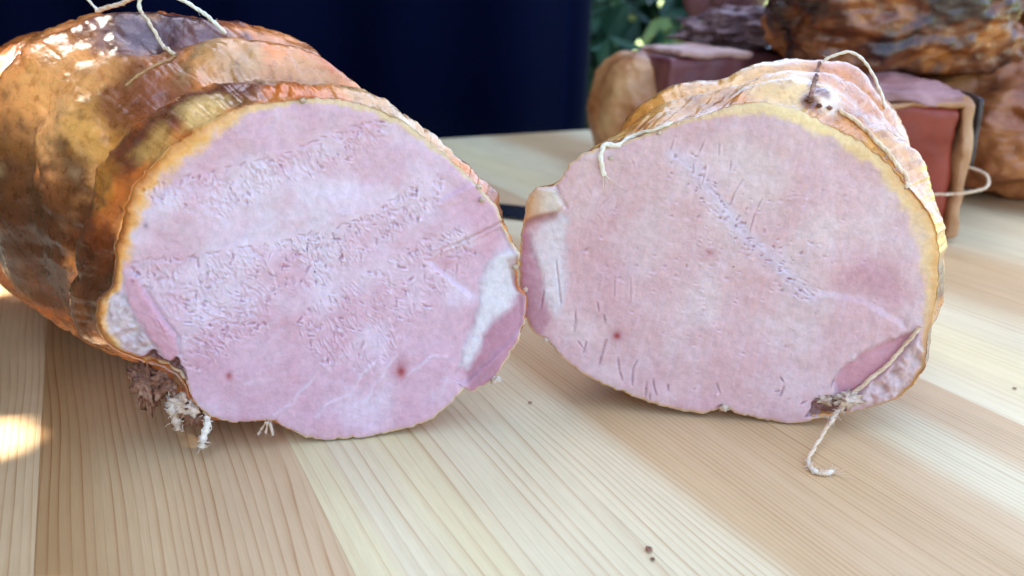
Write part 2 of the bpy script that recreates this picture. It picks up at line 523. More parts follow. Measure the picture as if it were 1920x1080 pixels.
def build_roast(R, outline, center_px, contact_px, yaw, axis_yaw, tilt, seed, body, face_fn, skin_fn):
    rng = np.random.RandomState(seed)
    t = np.array([math.cos(yaw), math.sin(yaw), 0.0])
    back = np.array([-math.sin(yaw), math.cos(yaw), 0.0])
    upv = np.array([0, 0, 1.0]) + math.tan(tilt) * back
    axis = np.array([-math.sin(axis_yaw), math.cos(axis_yaw), 0.0])
    O = ground(*contact_px)
    nrm = np.cross(t, upv); nrm /= np.linalg.norm(nrm)        # towards the camera
    if nrm @ back > 0: nrm = -nrm
    def unproj(px, py):
        d = ray(px, py); k = ((O - CAM) @ nrm) / (d @ nrm); P = CAM + d * k - O
        q = P[2]; p = (P - q * upv) @ t
        return p, q
    c = np.array(unproj(*center_px))
    pts = np.array([unproj(*p) for p in outline]) - c
    # densify along the outline, then sample by angle
    dense = []
    for i in range(len(pts)):
        a, b_ = pts[i], pts[(i + 1) % len(pts)]
        for k in np.linspace(0, 1, 24, endpoint=False): dense.append(a + (b_ - a) * k)
    dense = np.array(dense)
    for _ in range(6): dense = 0.5 * dense + 0.25 * (np.roll(dense, 1, 0) + np.roll(dense, -1, 0))
    ang = np.arctan2(dense[:, 1], dense[:, 0]); rr = np.hypot(dense[:, 0], dense[:, 1])
    o_ = np.argsort(ang); phi = np.linspace(-np.pi, np.pi, NPHI, endpoint=False)
    rad = np.interp(phi, ang[o_], rr[o_], period=2 * np.pi)
    cs = np.stack([np.cos(phi), np.sin(phi)], -1)
    jag = fbm(np.stack([np.cos(phi) * 26, np.sin(phi) * 26, np.full_like(phi, seed)], -1), 4, seed, 0.6)
    rad = rad + 0.00045 * jag
    R.axis = axis
    R.t, R.back, R.upv, R.O, R.nrm, R.c, R.unproj = t, back, upv, O, nrm, c, unproj
    # ---- cut face: polar sheet
    tt = np.linspace(0, 1, NRAD + 1)[1:]
    P2 = c + (tt[:, None] * rad[None, :])[..., None] * cs[None]
    P2 = np.concatenate([c[None], P2.reshape(-1, 2)])
    base = O + P2[:, :1] * t + P2[:, 1:] * upv
    X, Y = project(base)
    edge = np.concatenate([[1.0], np.repeat(1 - tt, NPHI)]) * np.concatenate([[0.06], np.tile(rad, NRAD)])   # metres from the rim, roughly
    h, colr, part = face_fn(X, Y, base, edge, rng)
    h = h - 0.0009 * np.exp(-edge / 0.0009)
    Vf = base + h[:, None] * nrm
    Vf[:, 2] = np.maximum(Vf[:, 2], 0.0006)
    quads = grid_faces(NPHI, NRAD) + 1
    fan = np.stack([np.zeros(NPHI, int), 1 + np.arange(NPHI), 1 + (np.arange(NPHI) + 1) % NPHI, 1 + (np.arange(NPHI) + 1) % NPHI], -1)
    # vertex normals of the whole sheet
    nv = np.zeros_like(Vf)
    fn = np.cross(Vf[quads[:, 2]] - Vf[quads[:, 0]], Vf[quads[:, 3]] - Vf[quads[:, 1]])
    for k in range(4): np.add.at(nv, quads[:, k], fn)
    nv[0] = nrm
    nv /= np.linalg.norm(nv, axis=1)[:, None] + 1e-15
    if (nv @ nrm).mean() < 0: nv = -nv; quads = quads[:, ::-1]; fan3 = fan[:, [0, 2, 1]]
    else: fan3 = fan[:, :3]
    R.Vf, R.quads, R.nv, R.fcol, R.part, R.fan = Vf, quads, nv, colr, part, fan3
    # ---- skin: rings going back from the rim
    s_lv = np.concatenate([np.linspace(0, 0.012, 16)[:-1], np.linspace(0.012, body['L'], body['K'])])
    K = len(s_lv)
    S, PH = np.meshgrid(s_lv, phi, indexing='ij')
    w = sstep(0.0, body['blend'], S)
    cc, ss = np.cos(PH), np.sin(PH)
    hw = np.where(cc < 0, np.interp(S, *body['left']), np.interp(S, *body['right']))
    hh = np.where(ss > 0, np.interp(S, *body['top']), np.interp(S, *body['bot']))
    n_ = body['n']
    E = 1.0 / ((np.abs(cc) / hw) ** n_ + (np.abs(ss) / hh) ** n_) ** (1 / n_)
    RR = (1 - w) * rad[None, :] + w * E
    # lobes between the tight turns of twine
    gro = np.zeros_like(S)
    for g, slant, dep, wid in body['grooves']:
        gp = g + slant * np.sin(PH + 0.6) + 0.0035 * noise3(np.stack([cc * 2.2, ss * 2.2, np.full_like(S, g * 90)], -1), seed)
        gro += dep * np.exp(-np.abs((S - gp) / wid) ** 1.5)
    P3 = np.stack([cc * 0.07, ss * 0.06, S], -1)
    lump = 0.0038 * fbm(P3 * 30, 2, seed + 2) + 0.0012 * body['wr'] * fbm(P3 * 95, 2, seed + 3) + 0.0005 * fbm(P3 * np.array([150, 150, 60]), 3, seed + 5)
    rid = np.abs(noise3(P3 * np.array([120, 120, 36]) + 0.6 * noise3(P3 * 60)[..., None], seed + 8))
    lump += -0.0009 * body['wr'] * np.exp(-(rid / 0.10) ** 2) * sstep(-0.1, 0.4, noise3(P3 * 34, seed + 17))
    fade = sstep(0.0, 0.010, S)
    swell = body['swell'] * np.sin(np.pi * np.clip(S / 0.03, 0, 1))
    RR = RR * (1 - gro * fade) + (lump + swell) * fade
    L = body['L']; s0 = body['cap']
    cap = np.sqrt(np.clip(1 - (np.clip(S - s0, 0, None) / (L - s0)) ** 2, 0.0, 1))
    RR = RR * np.maximum(cap, 0.02)
    Cp = c[0] + w * (np.interp(S, *body['cx']) - c[0])
    Cq = c[1] + w * (np.interp(S, *body['cz']) - c[1])
    p = Cp + RR * cc; q = Cq + RR * ss
    sh = math.tan(tilt) * (1 - w)
    V = O + p[..., None] * t + q[..., None] * np.array([0, 0, 1.0]) + (q * sh)[..., None] * back + S[..., None] * axis
    zz = V[..., 2]
    k_ = 0.004
    V[..., 2] = np.where(zz > 3 * k_, zz, k_ * np.log1p(np.exp(np.clip(zz / k_, -40, 40)))) * 1.0
    V[0] = Vf[1 + (NRAD - 1) * NPHI:]
    V[1:, :, 2] = np.maximum(V[1:, :, 2], 0.0006)
    Vs = V.reshape(-1, 3)
    fs = grid_faces(NPHI, K)
    R.bvh = BVHTree.FromPolygons([tuple(v) for v in Vs], fs.tolist())
    R.bvf = BVHTree.FromPolygons([tuple(v) for v in Vf], quads.tolist())
    def surf(px, py, lift=0.0):
        d = Vector(ray(px, py)).normalized()
        a = R.bvh.ray_cast(Vector(CAM), d); b_ = R.bvf.ray_cast(Vector(CAM), d)
        hit = None
        for x in (a, b_):
            if x[0] is not None and (hit is None or x[3] < hit[3]): hit = x
        if hit is None: return None
        n = hit[1]
        if n.dot(d) > 0: n = -n
        return np.array(hit[0] + n * lift)
    R.surf = surf
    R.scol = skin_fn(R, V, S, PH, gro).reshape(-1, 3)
    R.Vs, R.fs, R.S, R.V3 = Vs, fs, S, V
    return R

def emit_roast(R, root, names):
    ids = R.part[R.quads].max(axis=1)
    for k, nm in names.items():
        q = R.quads[ids == k]
        if k == 0:
            q = np.vstack([q, np.stack([R.fan[:, 0], R.fan[:, 1], R.fan[:, 2], R.fan[:, 2]], -1)]) if False else q
        use = np.unique(q)
        if len(use) == 0: continue
        mp = np.full(len(R.Vf), -1); mp[use] = np.arange(len(use))
        mesh_np(nm, R.Vf[use], mp[q], MEAT, root, R.fcol[use], R.nv[use])
        if k == 0:
            pass
    # tiny central fan belongs to the lean meat
    sk = mesh_np('skin', R.Vs, R.fs, SKIN, root, R.scol)
    return sk

def blob(V, P, r, squash=None):
    d = (V - P) / r
    return np.exp(-(d ** 2).sum(-1))

# ---- colours (albedo)
LEAN = lin(214, 174, 182); LEAN_PALE = lin(224, 203, 210); LEAN_PINK = lin(208, 150, 160); LEAN_DEEP = lin(180, 122, 132)
FATW = lin(220, 208, 206); RIMY = lin(240, 184, 104); RIMO = lin(220, 124, 40); BROWN = lin(118, 56, 24); DARK = lin(62, 30, 18)
REDSP = lin(160, 48, 50)

def texture_band(rng, X0, lines_top, lines_bot, n, ang, seed_len=(5, 15)):
    """random fibre tears between two polylines (functions of x)"""
    out = []
    xs_t, ys_t = zip(*lines_top); xs_b, ys_b = zip(*lines_bot)
    lo, hi = max(xs_t[0], xs_b[0]), min(xs_t[-1], xs_b[-1])
    for _ in range(n):
        x = rng.uniform(lo, hi)
        f = rng.beta(1.1, 1.5)
        y = np.interp(x, xs_t, ys_t) * (1 - f) + np.interp(x, xs_b, ys_b) * f
        if noise3(np.array([x / 26.0, y / 20.0, 3.3]), 77) < -0.12: continue
        a = math.radians(ang + rng.normal() * 34)
        L = (rng.uniform(2, 7) if rng.rand() < 0.6 else rng.uniform(7, 15)) * 0.5
        w = rng.uniform(1.2, 2.6); dep = -0.00012 - 0.00075 * rng.rand() ** 2.5
        x0, y0, x1, y1 = x - L * math.cos(a), y - L * math.sin(a), x + L * math.cos(a), y + L * math.sin(a)
        out.append((x0, y0, x1, y1, w, dep))
        if rng.rand() < 0.8:     # the raised lip beside a tear
            out.append((x0 + 3, y0 + 3.5, x1 + 3, y1 + 3.5, w * 1.2, -dep * 0.55))
    return out

def face_left(X, Y, P, edge, rng):
    n = len(X)
    Q = np.stack([X, Y, np.zeros(n)], -1)
    h = 0.0010 * fbm(Q / 150, 3, 3) + 0.00016 * fbm(Q / 22, 3, 5)
    cl = cells(X, Y)
    seg = []
    # three bands of torn fibres, with smooth knife-polished bands between them
    A_t = [(262, 356), (300, 344), (420, 318), (520, 292), (600, 262), (700, 226), (726, 226)]
    A_b = [(262, 366), (330, 392), (420, 412), (520, 352), (600, 330), (700, 280), (726, 262)]
    B_t = [(245, 492), (310, 484), (400, 474), (520, 452), (600, 436), (700, 398), (780, 348), (830, 324)]
    B_b = [(245, 540), (310, 640), (400, 680), (520, 560), (600, 540), (700, 470), (780, 420), (830, 380)]
    C_t = [(560, 590), (620, 552), (700, 505), (780, 455), (860, 420), (880, 415)]
    C_b = [(560, 640), (620, 700), (700, 700), (780, 620), (860, 520), (880, 480)]
    tA = texture_band(rng, X, A_t, A_b, 270, 52)
    tB = texture_band(rng, X, B_t, B_b, 760, 55)
    tC = texture_band(rng, X, C_t, C_b, 420, 50)
    tD = texture_band(rng, X, [(345, 560), (500, 560)], [(345, 720), (500, 640)], 260, 20)
    tE = texture_band(rng, X, [(850, 478), (905, 470)], [(850, 540), (905, 540)], 22, 80)
    seg += tA + tB + tC + tD + tE
    # the upper border of each band catches as a small step
    for top in (A_t, B_t):
        for i in range(len(top) - 1):
            (xa, ya), (xb, yb) = top[i], top[i + 1]
            m = int(abs(xb - xa) / 16) + 1
            for k in range(m):
                if rng.rand() < 0.5:
                    f0 = k / m; f1 = (k + 0.8) / m
                    seg.append((xa + (xb - xa) * f0, ya + (yb - ya) * f0 + rng.normal() * 3, xa + (xb - xa) * f1, ya + (yb - ya) * f1 + rng.normal() * 3, 1.7, -0.0005))
    tears = np.zeros(n)
    strokes(tears, X, Y, cl, seg)
    h = h + tears
    rough = np.zeros(n)
    for tp_l, bt_l in ((A_t, A_b), (B_t, B_b), (C_t, C_b)):
        xt, yt = zip(*tp_l); xb, yb = zip(*bt_l)
        a_ = np.interp(X, xt, yt); b__ = np.interp(X, xb, yb)
        rough = np.maximum(rough, sstep(-3, 5, Y - a_) * sstep(-12, 12, b__ - Y) * sstep(xt[0] - 8, xt[0] + 12, X) * sstep(xt[-1] + 8, xt[-1] - 14, X))
    wob_ = 5 * noise3(Q / 30, 61)
    fa = (X * 0.57 + Y * 0.82 + wob_); fc = (-X * 0.82 + Y * 0.57 + wob_)
    ragged = 0.75 * fbm(np.stack([fa / 19, fc / 5.5, np.zeros(n)], -1), 3, 23, 0.55) + 0.5 * fbm(Q / 11, 3, 29)
    rough = rough * sstep(-0.45, 0.15, fbm(Q / 42, 2, 27))
    h += rough * 0.00036 * ragged
    # flaps at the right: a fold and a stepped muscle
    fl1 = poly_sd(X, Y, [(782, 396), (884, 343), (905, 352), (942, 405), (942, 416), (790, 484)])
    h += 0.0011 * sstep(-2, 5, fl1) * sstep(790, 870, X)
    cr = seg_dist(X, Y, [(786, 486), (840, 462), (880, 448), (942, 416)])
    h -= 0.0011 * np.exp(-(cr / 2.6) ** 2) * sstep(800, 860, X)
    st_ = poly_sd(X, Y, [(790, 488), (942, 420), (985, 500), (985, 620), (860, 740), (850, 700), (880, 560)])
    h -= 0.0012 * sstep(0, 10, st_)
    fat = poly_sd(X, Y, [(929, 480), (946, 468), (972, 474), (962, 520), (971, 552), (957, 582), (926, 602), (905, 631), (898, 663), (875, 694), (863, 686), (877, 638), (894, 596), (901, 561), (911, 508)])
    fatm = sstep(-9, 11, fat + 5 * fbm(Q / 22, 3, 4))
    h += 0.0006 * fatm
    # pale membranes in the lower lobe
    mem = [[(592, 783), (606, 764), (620, 754), (655, 741), (668, 722), (676, 705), (690, 690), (704, 677)],
           [(680, 758), (692, 742), (701, 723), (722, 695), (743, 666)],
           [(764, 705), (775, 696), (785, 691), (800, 676), (813, 668), (838, 670)],
           [(515, 778), (532, 770), (548, 757), (560, 738), (572, 726), (590, 708)],
           [(478, 640), (500, 610), (530, 594), (552, 580), (562, 566)],
           [(460, 722), (490, 716), (510, 714)], [(655, 650), (672, 640), (690, 615), (690, 590)], [(810, 745), (826, 730), (838, 708)]]
    mm = np.zeros(n)
    for i, m_ in enumerate(mem):
        d = seg_dist(X + 3 * noise3(Q / 14, 31), Y + 3 * noise3(Q / 14, 37), m_)
        mm = np.maximum(mm, np.exp(-(d / (3.4 if i < 4 else 4.5)) ** 2) * (1.0 if i < 4 else 0.5))
    mm = mm * (0.65 + 0.5 * noise3(Q / 20, 41))
    mm = np.clip(mm, 0, 1)
    h += 0.0003 * mm
    # side muscle and fat pocket at lower left
    side = poly_sd(X, Y, [(232, 512), (256, 520), (268, 540), (302, 590), (333, 630), (337, 664), (322, 684), (291, 648), (262, 604), (240, 566)])
    sm = sstep(-7, 7, side + 4 * fbm(Q / 20, 3, 6))
    sd = seg_dist(X, Y, [(268, 540), (302, 590), (333, 630), (337, 664)])
    h -= 0.0011 * np.exp(-(sd / 4.0) ** 2)
    h += 0.0007 * sm
    pk = poly_sd(X, Y, [(186, 565), (213, 544), (234, 560), (256, 605), (288, 650), (262, 668), (222, 652), (195, 630), (182, 600)])
    pm = sstep(-4, 6, pk)
    h += pm * 0.0012 * fbm(Q / 26, 3, 12)
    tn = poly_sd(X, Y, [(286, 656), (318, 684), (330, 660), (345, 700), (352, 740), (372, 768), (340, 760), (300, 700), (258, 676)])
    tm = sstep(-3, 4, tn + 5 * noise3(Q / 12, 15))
    h -= 0.0035 * tm * (0.6 + 0.5 * fbm(Q / 18, 3, 21))
    # colour
    pale = sstep(-0.35, 0.55, fbm(Q / 120, 3, 8) + 0.9 * np.exp(-(((X - 560) / 260) ** 2 + ((Y - 400) / 70) ** 2)) - 0.35 * sstep(500, 650, Y))
    C = mixc(np.broadcast_to(LEAN, (n, 3)), LEAN_PALE, 0.75 * pale)
    pink = np.clip(fbm(Q / 70, 3, 14) * 0.7 + 0.10, 0, 1)
    C = mixc(C, LEAN_PINK, 0.55 * pink)
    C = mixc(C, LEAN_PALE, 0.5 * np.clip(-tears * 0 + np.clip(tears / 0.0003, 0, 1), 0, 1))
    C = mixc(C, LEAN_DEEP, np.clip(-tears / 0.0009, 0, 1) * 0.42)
    C = mixc(C, LEAN_PALE, 0.5 * rough * sstep(0.1, 0.7, ragged))
    C = mixc(C, LEAN_PINK, 0.25 * rough * sstep(-0.1, -0.7, ragged))
    C = mixc(C, LEAN_PINK, 0.55 * sstep(0, 30, fl1) * sstep(830, 900, X))
    C = mixc(C, LEAN_PINK, 0.55 * sstep(0, 24, st_))
    tend = poly_sd(X, Y, [(972, 548), (996, 556), (990, 610), (940, 720), (878, 745), (872, 700), (898, 664), (905, 631), (926, 603), (957, 584)])
    C = mixc(C, lin(176, 116, 128), 0.8 * sstep(-4, 8, tend))
    C = mixc(C, lin(206, 152, 164), 0.45 * np.exp(-edge / 0.009) * sstep(0.0, 0.4, 0.3 + fbm(Q / 90, 2, 99)))
    C = mixc(C, LEAN_PALE, 0.85 * mm)
    C = mixc(C, FATW, 0.95 * fatm)
    brs = poly_sd(X, Y, [(950, 486), (974, 478), (976, 520), (968, 545), (958, 520)])
    C = mixc(C, lin(170, 120, 104), 0.6 * sstep(-4, 5, brs))
    C = mixc(C, lin(206, 146, 156), 0.75 * sm)
    C = mixc(C, lin(206, 186, 180), 0.85 * pm)
    C = mixc(C, lin(176, 140, 138), 0.5 * pm * sstep(0, 0.4, fbm(Q / 16, 3, 33)))
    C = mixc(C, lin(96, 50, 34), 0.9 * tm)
    # red vessel ends
    for x, y, r, s in ((752, 697, 8, 0.95), (752, 690, 17, 0.45), (430, 703, 6, 0.8), (274, 422, 4, 0.5)):
        C = mixc(C, REDSP if x > 300 else DARK, s * np.exp(-(((X - x) / r) ** 2 + ((Y - y) / (r * 1.25)) ** 2)))
    # smoked rim: amber at the upper left, thin cream elsewhere, brown at lower left
    ed = edge * 1000.0      # mm
    ang = np.arctan2(-(Y - 510), X - 590)
    left_up = np.exp(-((ang - 2.45) / 0.55) ** 2)
    left = np.exp(-((np.abs(ang) - 3.0) / 0.35) ** 2)
    wid = 1.2 + 5.5 * left_up + 3.0 * left + 1.6 * np.exp(-((ang - 1.1) / 0.5) ** 2)
    rimw = np.clip(1 - ed / (wid * (1 + 0.5 * fbm(Q / 40, 3, 19))), 0, 1)
    rim_c = mixc(np.broadcast_to(lin(222, 186, 140), (n, 3)), RIMY, np.clip(left_up + left, 0, 1))
    rim_c = mixc(rim_c, RIMO, np.clip(0.75 * left + 0.55 * left_up, 0, 1) * sstep(0.25, 0.9, rimw))
    rim_c = mixc(rim_c, BROWN, sstep(0.55, 1.0, rimw) * np.clip(left, 0, 1) * 0.7)
    C = mixc(C, rim_c, sstep(0.05, 0.6, rimw))
    pocket_rim = sstep(0.0, 2.2, 3.0 - ed) * sstep(520, 560, Y) * sstep(330, 280, X)
    C = mixc(C, lin(176, 108, 50), 0.8 * pocket_rim)
    part = np.zeros(n, int)
    part[fatm > 0.5] = 1; part[sm > 0.5] = 2; part[pm > 0.5] = 3
    return h, C, part

def face_right(X, Y, P, edge, rng):
    n = len(X)
    Q = np.stack([X, Y, np.zeros(n)], -1)
    h = 0.0010 * fbm(Q / 150, 3, 53) + 0.00014 * fbm(Q / 22, 3, 55)
    cl = cells(X, Y)
    seg = []
    cracks = [((1078, 584), (1079, 604), (1076, 622)), ((1137, 636), (1129, 662), (1122, 690)), ((1158, 672), (1161, 694), (1166, 714)), ((1194, 676), (1186, 694), (1185, 724)),
              ((1224, 712), (1226, 726), (1231, 742)), ((1020, 545), (1014, 577)), ((1153, 516), (1151, 560)), ((1182, 520), (1182, 566)), ((1042, 490), (1047, 530), (1051, 568)), ((1099, 640), (1093, 664)),
              ((1212, 716), (1210, 742)), ((1252, 722), (1252, 732)), ((1343, 720), (1350, 738)), ((1120, 566), (1122, 582)), ((1132, 590), (1134, 604)), ((1084, 640), (1092, 652)), ((1218, 738), (1218, 750)),
              ((1557, 728), (1565, 708)), ((1322, 308), (1320, 326), (1315, 345)), ((1299, 308), (1299, 322)), ((1392, 336), (1376, 360), (1369, 382)), ((1428, 372), (1415, 398), (1405, 432)), ((1370, 300), (1368, 320)), ((1262, 262), (1256, 280)), ((1320, 262), (1308, 290)), ((1348, 270), (1347, 290)),
              ((1183, 298), (1190, 312)), ((1140, 372), (1118, 392)), ((1118, 400), (1128, 412)), ((1102, 355), (1108, 362)), ((1470, 724), (1462, 742)), ((1463, 708), (1468, 716)), ((1453, 735), (1462, 732)), ((1500, 758), (1512, 752)), ((1345, 764), (1352, 760))]
    for c_ in cracks:
        for a, b_ in zip(c_[:-1], c_[1:]):
            faint = 0.28 if (a[1] < 470 or a in ((1182, 520), (1153, 516))) else 1.0
            seg.append((a[0], a[1], b_[0], b_[1], 1.35, -0.0009 * faint))
            seg.append((a[0] + 4, a[1] + 1, b_[0] + 4, b_[1] + 1, 2.6, 0.00015))
    # pitted seam across the eye of the loin
    seam = [(1262, 292), (1288, 304), (1322, 345), (1340, 370), (1358, 391), (1380, 420), (1399, 443), (1420, 460), (1447, 482), (1470, 510), (1500, 545), (1520, 555)]
    for i in range(100):
        k = rng.randint(0, len(seam) - 1); f = rng.rand()
        x = seam[k][0] * (1 - f) + seam[k + 1][0] * f + rng.normal() * 15; y = seam[k][1] * (1 - f) + seam[k + 1][1] * f + rng.normal() * 11
        a = rng.normal() * 0.5; L = rng.uniform(2, 7)
        seg.append((x, y, x + L * math.cos(a), y + L * math.sin(a), rng.uniform(1.2, 2.4), -rng.uniform(0.0002, 0.0008)))
        seg.append((x, y + 4, x + L, y + 5, 2.6, 0.00018))
    for i in range(420):           # scattered pits
        x = rng.uniform(1070, 1700); y = rng.uniform(260, 760)
        if rng.rand() > math.exp(-((x - 1330) / 190) ** 2 - ((y - 500) / 130) ** 2) + 0.12: continue
        a = rng.normal() * 0.6; L = rng.uniform(1, 7)
        seg.append((x, y, x + L * math.cos(a), y + L * math.sin(a), rng.uniform(1.2, 2.6), -rng.uniform(0.0001, 0.0005)))
        seg.append((x + 1, y + 3.5, x + L, y + 4.5, 2.6, 0.0002))
    tears = np.zeros(n)
    strokes(tears, X, Y, cl, seg)
    h = h + tears
    # seam step running to the right edge
    sm2 = [(1470, 500), (1540, 556), (1615, 570), (1655, 594), (1702, 622)]
    d = seg_dist(X, Y, sm2)
    low = poly_sd(X, Y, [(1520, 552), (1615, 570), (1655, 594), (1702, 624), (1720, 560), (1700, 480), (1600, 450)])
    h -= 0.0009 * sstep(0, 14, low) * np.exp(-(d / 45) ** 2)
    # lower right muscle
    ms = poly_sd(X, Y, [(1562, 718), (1578, 692), (1612, 664), (1652, 645), (1702, 624), (1722, 628), (1668, 690), (1604, 745), (1572, 740)])
    mmk = sstep(-7, 8, ms + 4 * fbm(Q / 20, 3, 88))
    h -= 0.0016 * mmk
    e2 = seg_dist(X, Y, [(1562, 718), (1578, 692), (1612, 664), (1652, 645), (1702, 624)])
    h += 0.0004 * np.exp(-(e2 / 4) ** 2)
    pk = poly_sd(X, Y, [(1604, 746), (1668, 692), (1722, 634), (1734, 660), (1732, 694), (1706, 724), (1676, 748), (1625, 766)])
    pm = sstep(-4, 6, pk)
    h += pm * 0.0014 * fbm(Q / 24, 3, 62)
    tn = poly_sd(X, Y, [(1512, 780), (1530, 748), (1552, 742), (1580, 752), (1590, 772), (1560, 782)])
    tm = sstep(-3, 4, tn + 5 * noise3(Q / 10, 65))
    h -= 0.003 * tm * (0.7 + 0.4 * fbm(Q / 14, 3, 71))
    fat = poly_sd(X, Y, [(998, 436), (1020, 416), (1047, 404), (1064, 405), (1057, 482), (1061, 513), (1052, 576), (1040, 594), (1024, 558), (1020, 513), (998, 480)])
    fatm = sstep(-10, 12, fat + 6 * fbm(Q / 22, 3, 74))
    h += 0.0004 * fatm
    knob = poly_sd(X, Y, [(984, 372), (1006, 350), (1042, 352), (1058, 384), (1046, 396), (1000, 408), (980, 420)])
    km = sstep(-3, 5, knob)
    h += 0.0016 * km
    h -= 0.0012 * np.exp(-(seg_dist(X, Y, [(1042, 350), (1050, 374), (1062, 388)]) / 3.0) ** 2)
    # colour
    pale = sstep(-0.3, 0.6, fbm(Q / 130, 3, 58))
    C = mixc(np.broadcast_to(lin(218, 178, 174), (n, 3)), lin(224, 197, 192), 0.8 * pale)
    pink = np.clip(fbm(Q / 90, 3, 64) * 0.7 + 0.15, 0, 1)
    C = mixc(C, lin(212, 162, 160), 0.5 * pink)
    C = mixc(C, lin(204, 146, 150), 0.35 * np.exp(-(((X - 1140) / 90) ** 2 + ((Y - 480) / 110) ** 2)))
    C = mixc(C, lin(204, 150, 158), 0.45 * np.exp(-edge / 0.010) * sstep(0.0, 0.4, 0.3 + fbm(Q / 90, 2, 98)))
    dseam = seg_dist(X, Y, seam)
    C = mixc(C, lin(214, 200, 214), 0.5 * np.exp(-(dseam / 16) ** 2))
    fib = noise3(np.stack([(X + 0.25 * Y) / 7.0, Y / 90.0, np.zeros(n)], -1), 91)
    C = mixc(C, lin(222, 196, 206), 0.35 * np.clip(fib, 0, 1))
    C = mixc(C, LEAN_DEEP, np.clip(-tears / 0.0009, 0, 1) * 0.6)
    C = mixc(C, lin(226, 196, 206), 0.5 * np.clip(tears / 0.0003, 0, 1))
    C = mixc(C, lin(196, 134, 148), 0.5 * sstep(0, 50, low))
    C = mixc(C, lin(204, 138, 146), 0.75 * mmk)
    C = mixc(C, lin(208, 180, 170), 0.75 * pm)
    C = mixc(C, lin(186, 138, 128), 0.5 * pm * sstep(0, 0.4, fbm(Q / 16, 3, 83)))
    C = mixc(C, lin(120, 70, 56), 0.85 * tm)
    left = poly_sd(X, Y, [(975, 430), (1000, 440), (1020, 513), (1024, 560), (1036, 600), (1010, 640), (975, 600)])
    C = mixc(C, lin(182, 124, 138), 0.7 * sstep(-5, 10, left))
    C = mixc(C, FATW, 0.8 * fatm)
    kc = mixc(np.broadcast_to(lin(206, 150, 84), (n, 3)), lin(214, 196, 176), sstep(985, 1035, X))
    C = mixc(C, kc, 0.9 * km)
    C = mixc(C, lin(150, 80, 62), 0.7 * np.exp(-(seg_dist(X, Y, [(984, 420), (1000, 412), (1040, 404)]) / 9) ** 2))
    for x, y, r, s in ((1157, 629, 6.5, 1.0), (1157, 629, 16, 0.35), (1331, 474, 5, 0.55), (1331, 474, 18, 0.25)):
        C = mixc(C, REDSP, s * np.exp(-(((X - x) / r) ** 2 + ((Y - y) / r) ** 2)))
    ed = edge * 1000.0
    ang = np.arctan2(-(Y - 490), X - 1380)
    right = np.exp(-((ang - 0.15) / 0.55) ** 2)
    top = np.exp(-((ang - 1.15) / 0.55) ** 2)
    topl = np.exp(-((ang - 2.2) / 0.6) ** 2)
    bot = np.exp(-((ang + 1.9) / 0.7) ** 2)
    wid = 0.8 + 6.5 * right + 5.0 * top + 0.6 * topl + 0.9 * bot
    rimw = np.clip(1 - ed / (wid * (1 + 0.45 * fbm(Q / 40, 3, 69))), 0, 1)
    rim_c = mixc(np.broadcast_to(lin(220, 178, 136), (n, 3)), lin(242, 208, 150), np.clip(top + 0.6 * right, 0, 1))
    rim_c = mixc(rim_c, lin(224, 162, 88), np.clip(right, 0, 1) * sstep(0.4, 0.95, rimw))
    C = mixc(C, rim_c, sstep(0.02, 0.55, rimw))
    lowr = np.exp(-((ang + 0.55) / 0.3) ** 2) * sstep(2.6, 0.2, ed)
    C = mixc(C, lin(172, 104, 52), 0.85 * lowr)
    part = np.zeros(n, int)
    part[fatm > 0.5] = 1; part[mmk > 0.5] = 2; part[pm > 0.5] = 3
    return h, C, part

def skin_colour(R, V, S, PH, gro, seed, paints, amber, yellow, brown_bias):
    A = lin(*amber); Yl = lin(*yellow)
    P = V * 1.0
    n1 = fbm(P * 30, 4, seed); n2 = fbm(P * 55, 4, seed + 4); n3 = fbm(P * np.array([160, 160, 160]), 3, seed + 9)
    C = mixc(np.broadcast_to(A, V.shape), Yl, sstep(-0.35, 0.45, n1))
    C = mixc(C, lin(150, 78, 36), 0.8 * sstep(0.10 - brown_bias, 0.75 - brown_bias, n2))
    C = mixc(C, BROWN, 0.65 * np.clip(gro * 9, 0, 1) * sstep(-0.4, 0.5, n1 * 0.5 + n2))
    for px, py, r, col, s, stretch in paints:
        c0 = R.surf(px, py)
        if c0 is None: continue
        d = (V - c0)
        db = (d @ R.axis); dr = d - db[..., None] * R.axis
        g = np.exp(-((db / (r * stretch)) ** 2 + (dr ** 2).sum(-1) / r ** 2) * (1 + 0.5 * n3))
        C = mixc(C, lin(*col), np.clip(s * sstep(0.15, 0.75, g + 0.28 * n2), 0, 1))
    C = C * (1 + 0.10 * n3)[..., None]
    # small black flecks of spice and soot
    fl = noise3(P * 420, seed + 13)
    C = mixc(C, DARK, 0.8 * sstep(0.80, 0.9, fl))
    return np.clip(C, 0.005, 0.9)

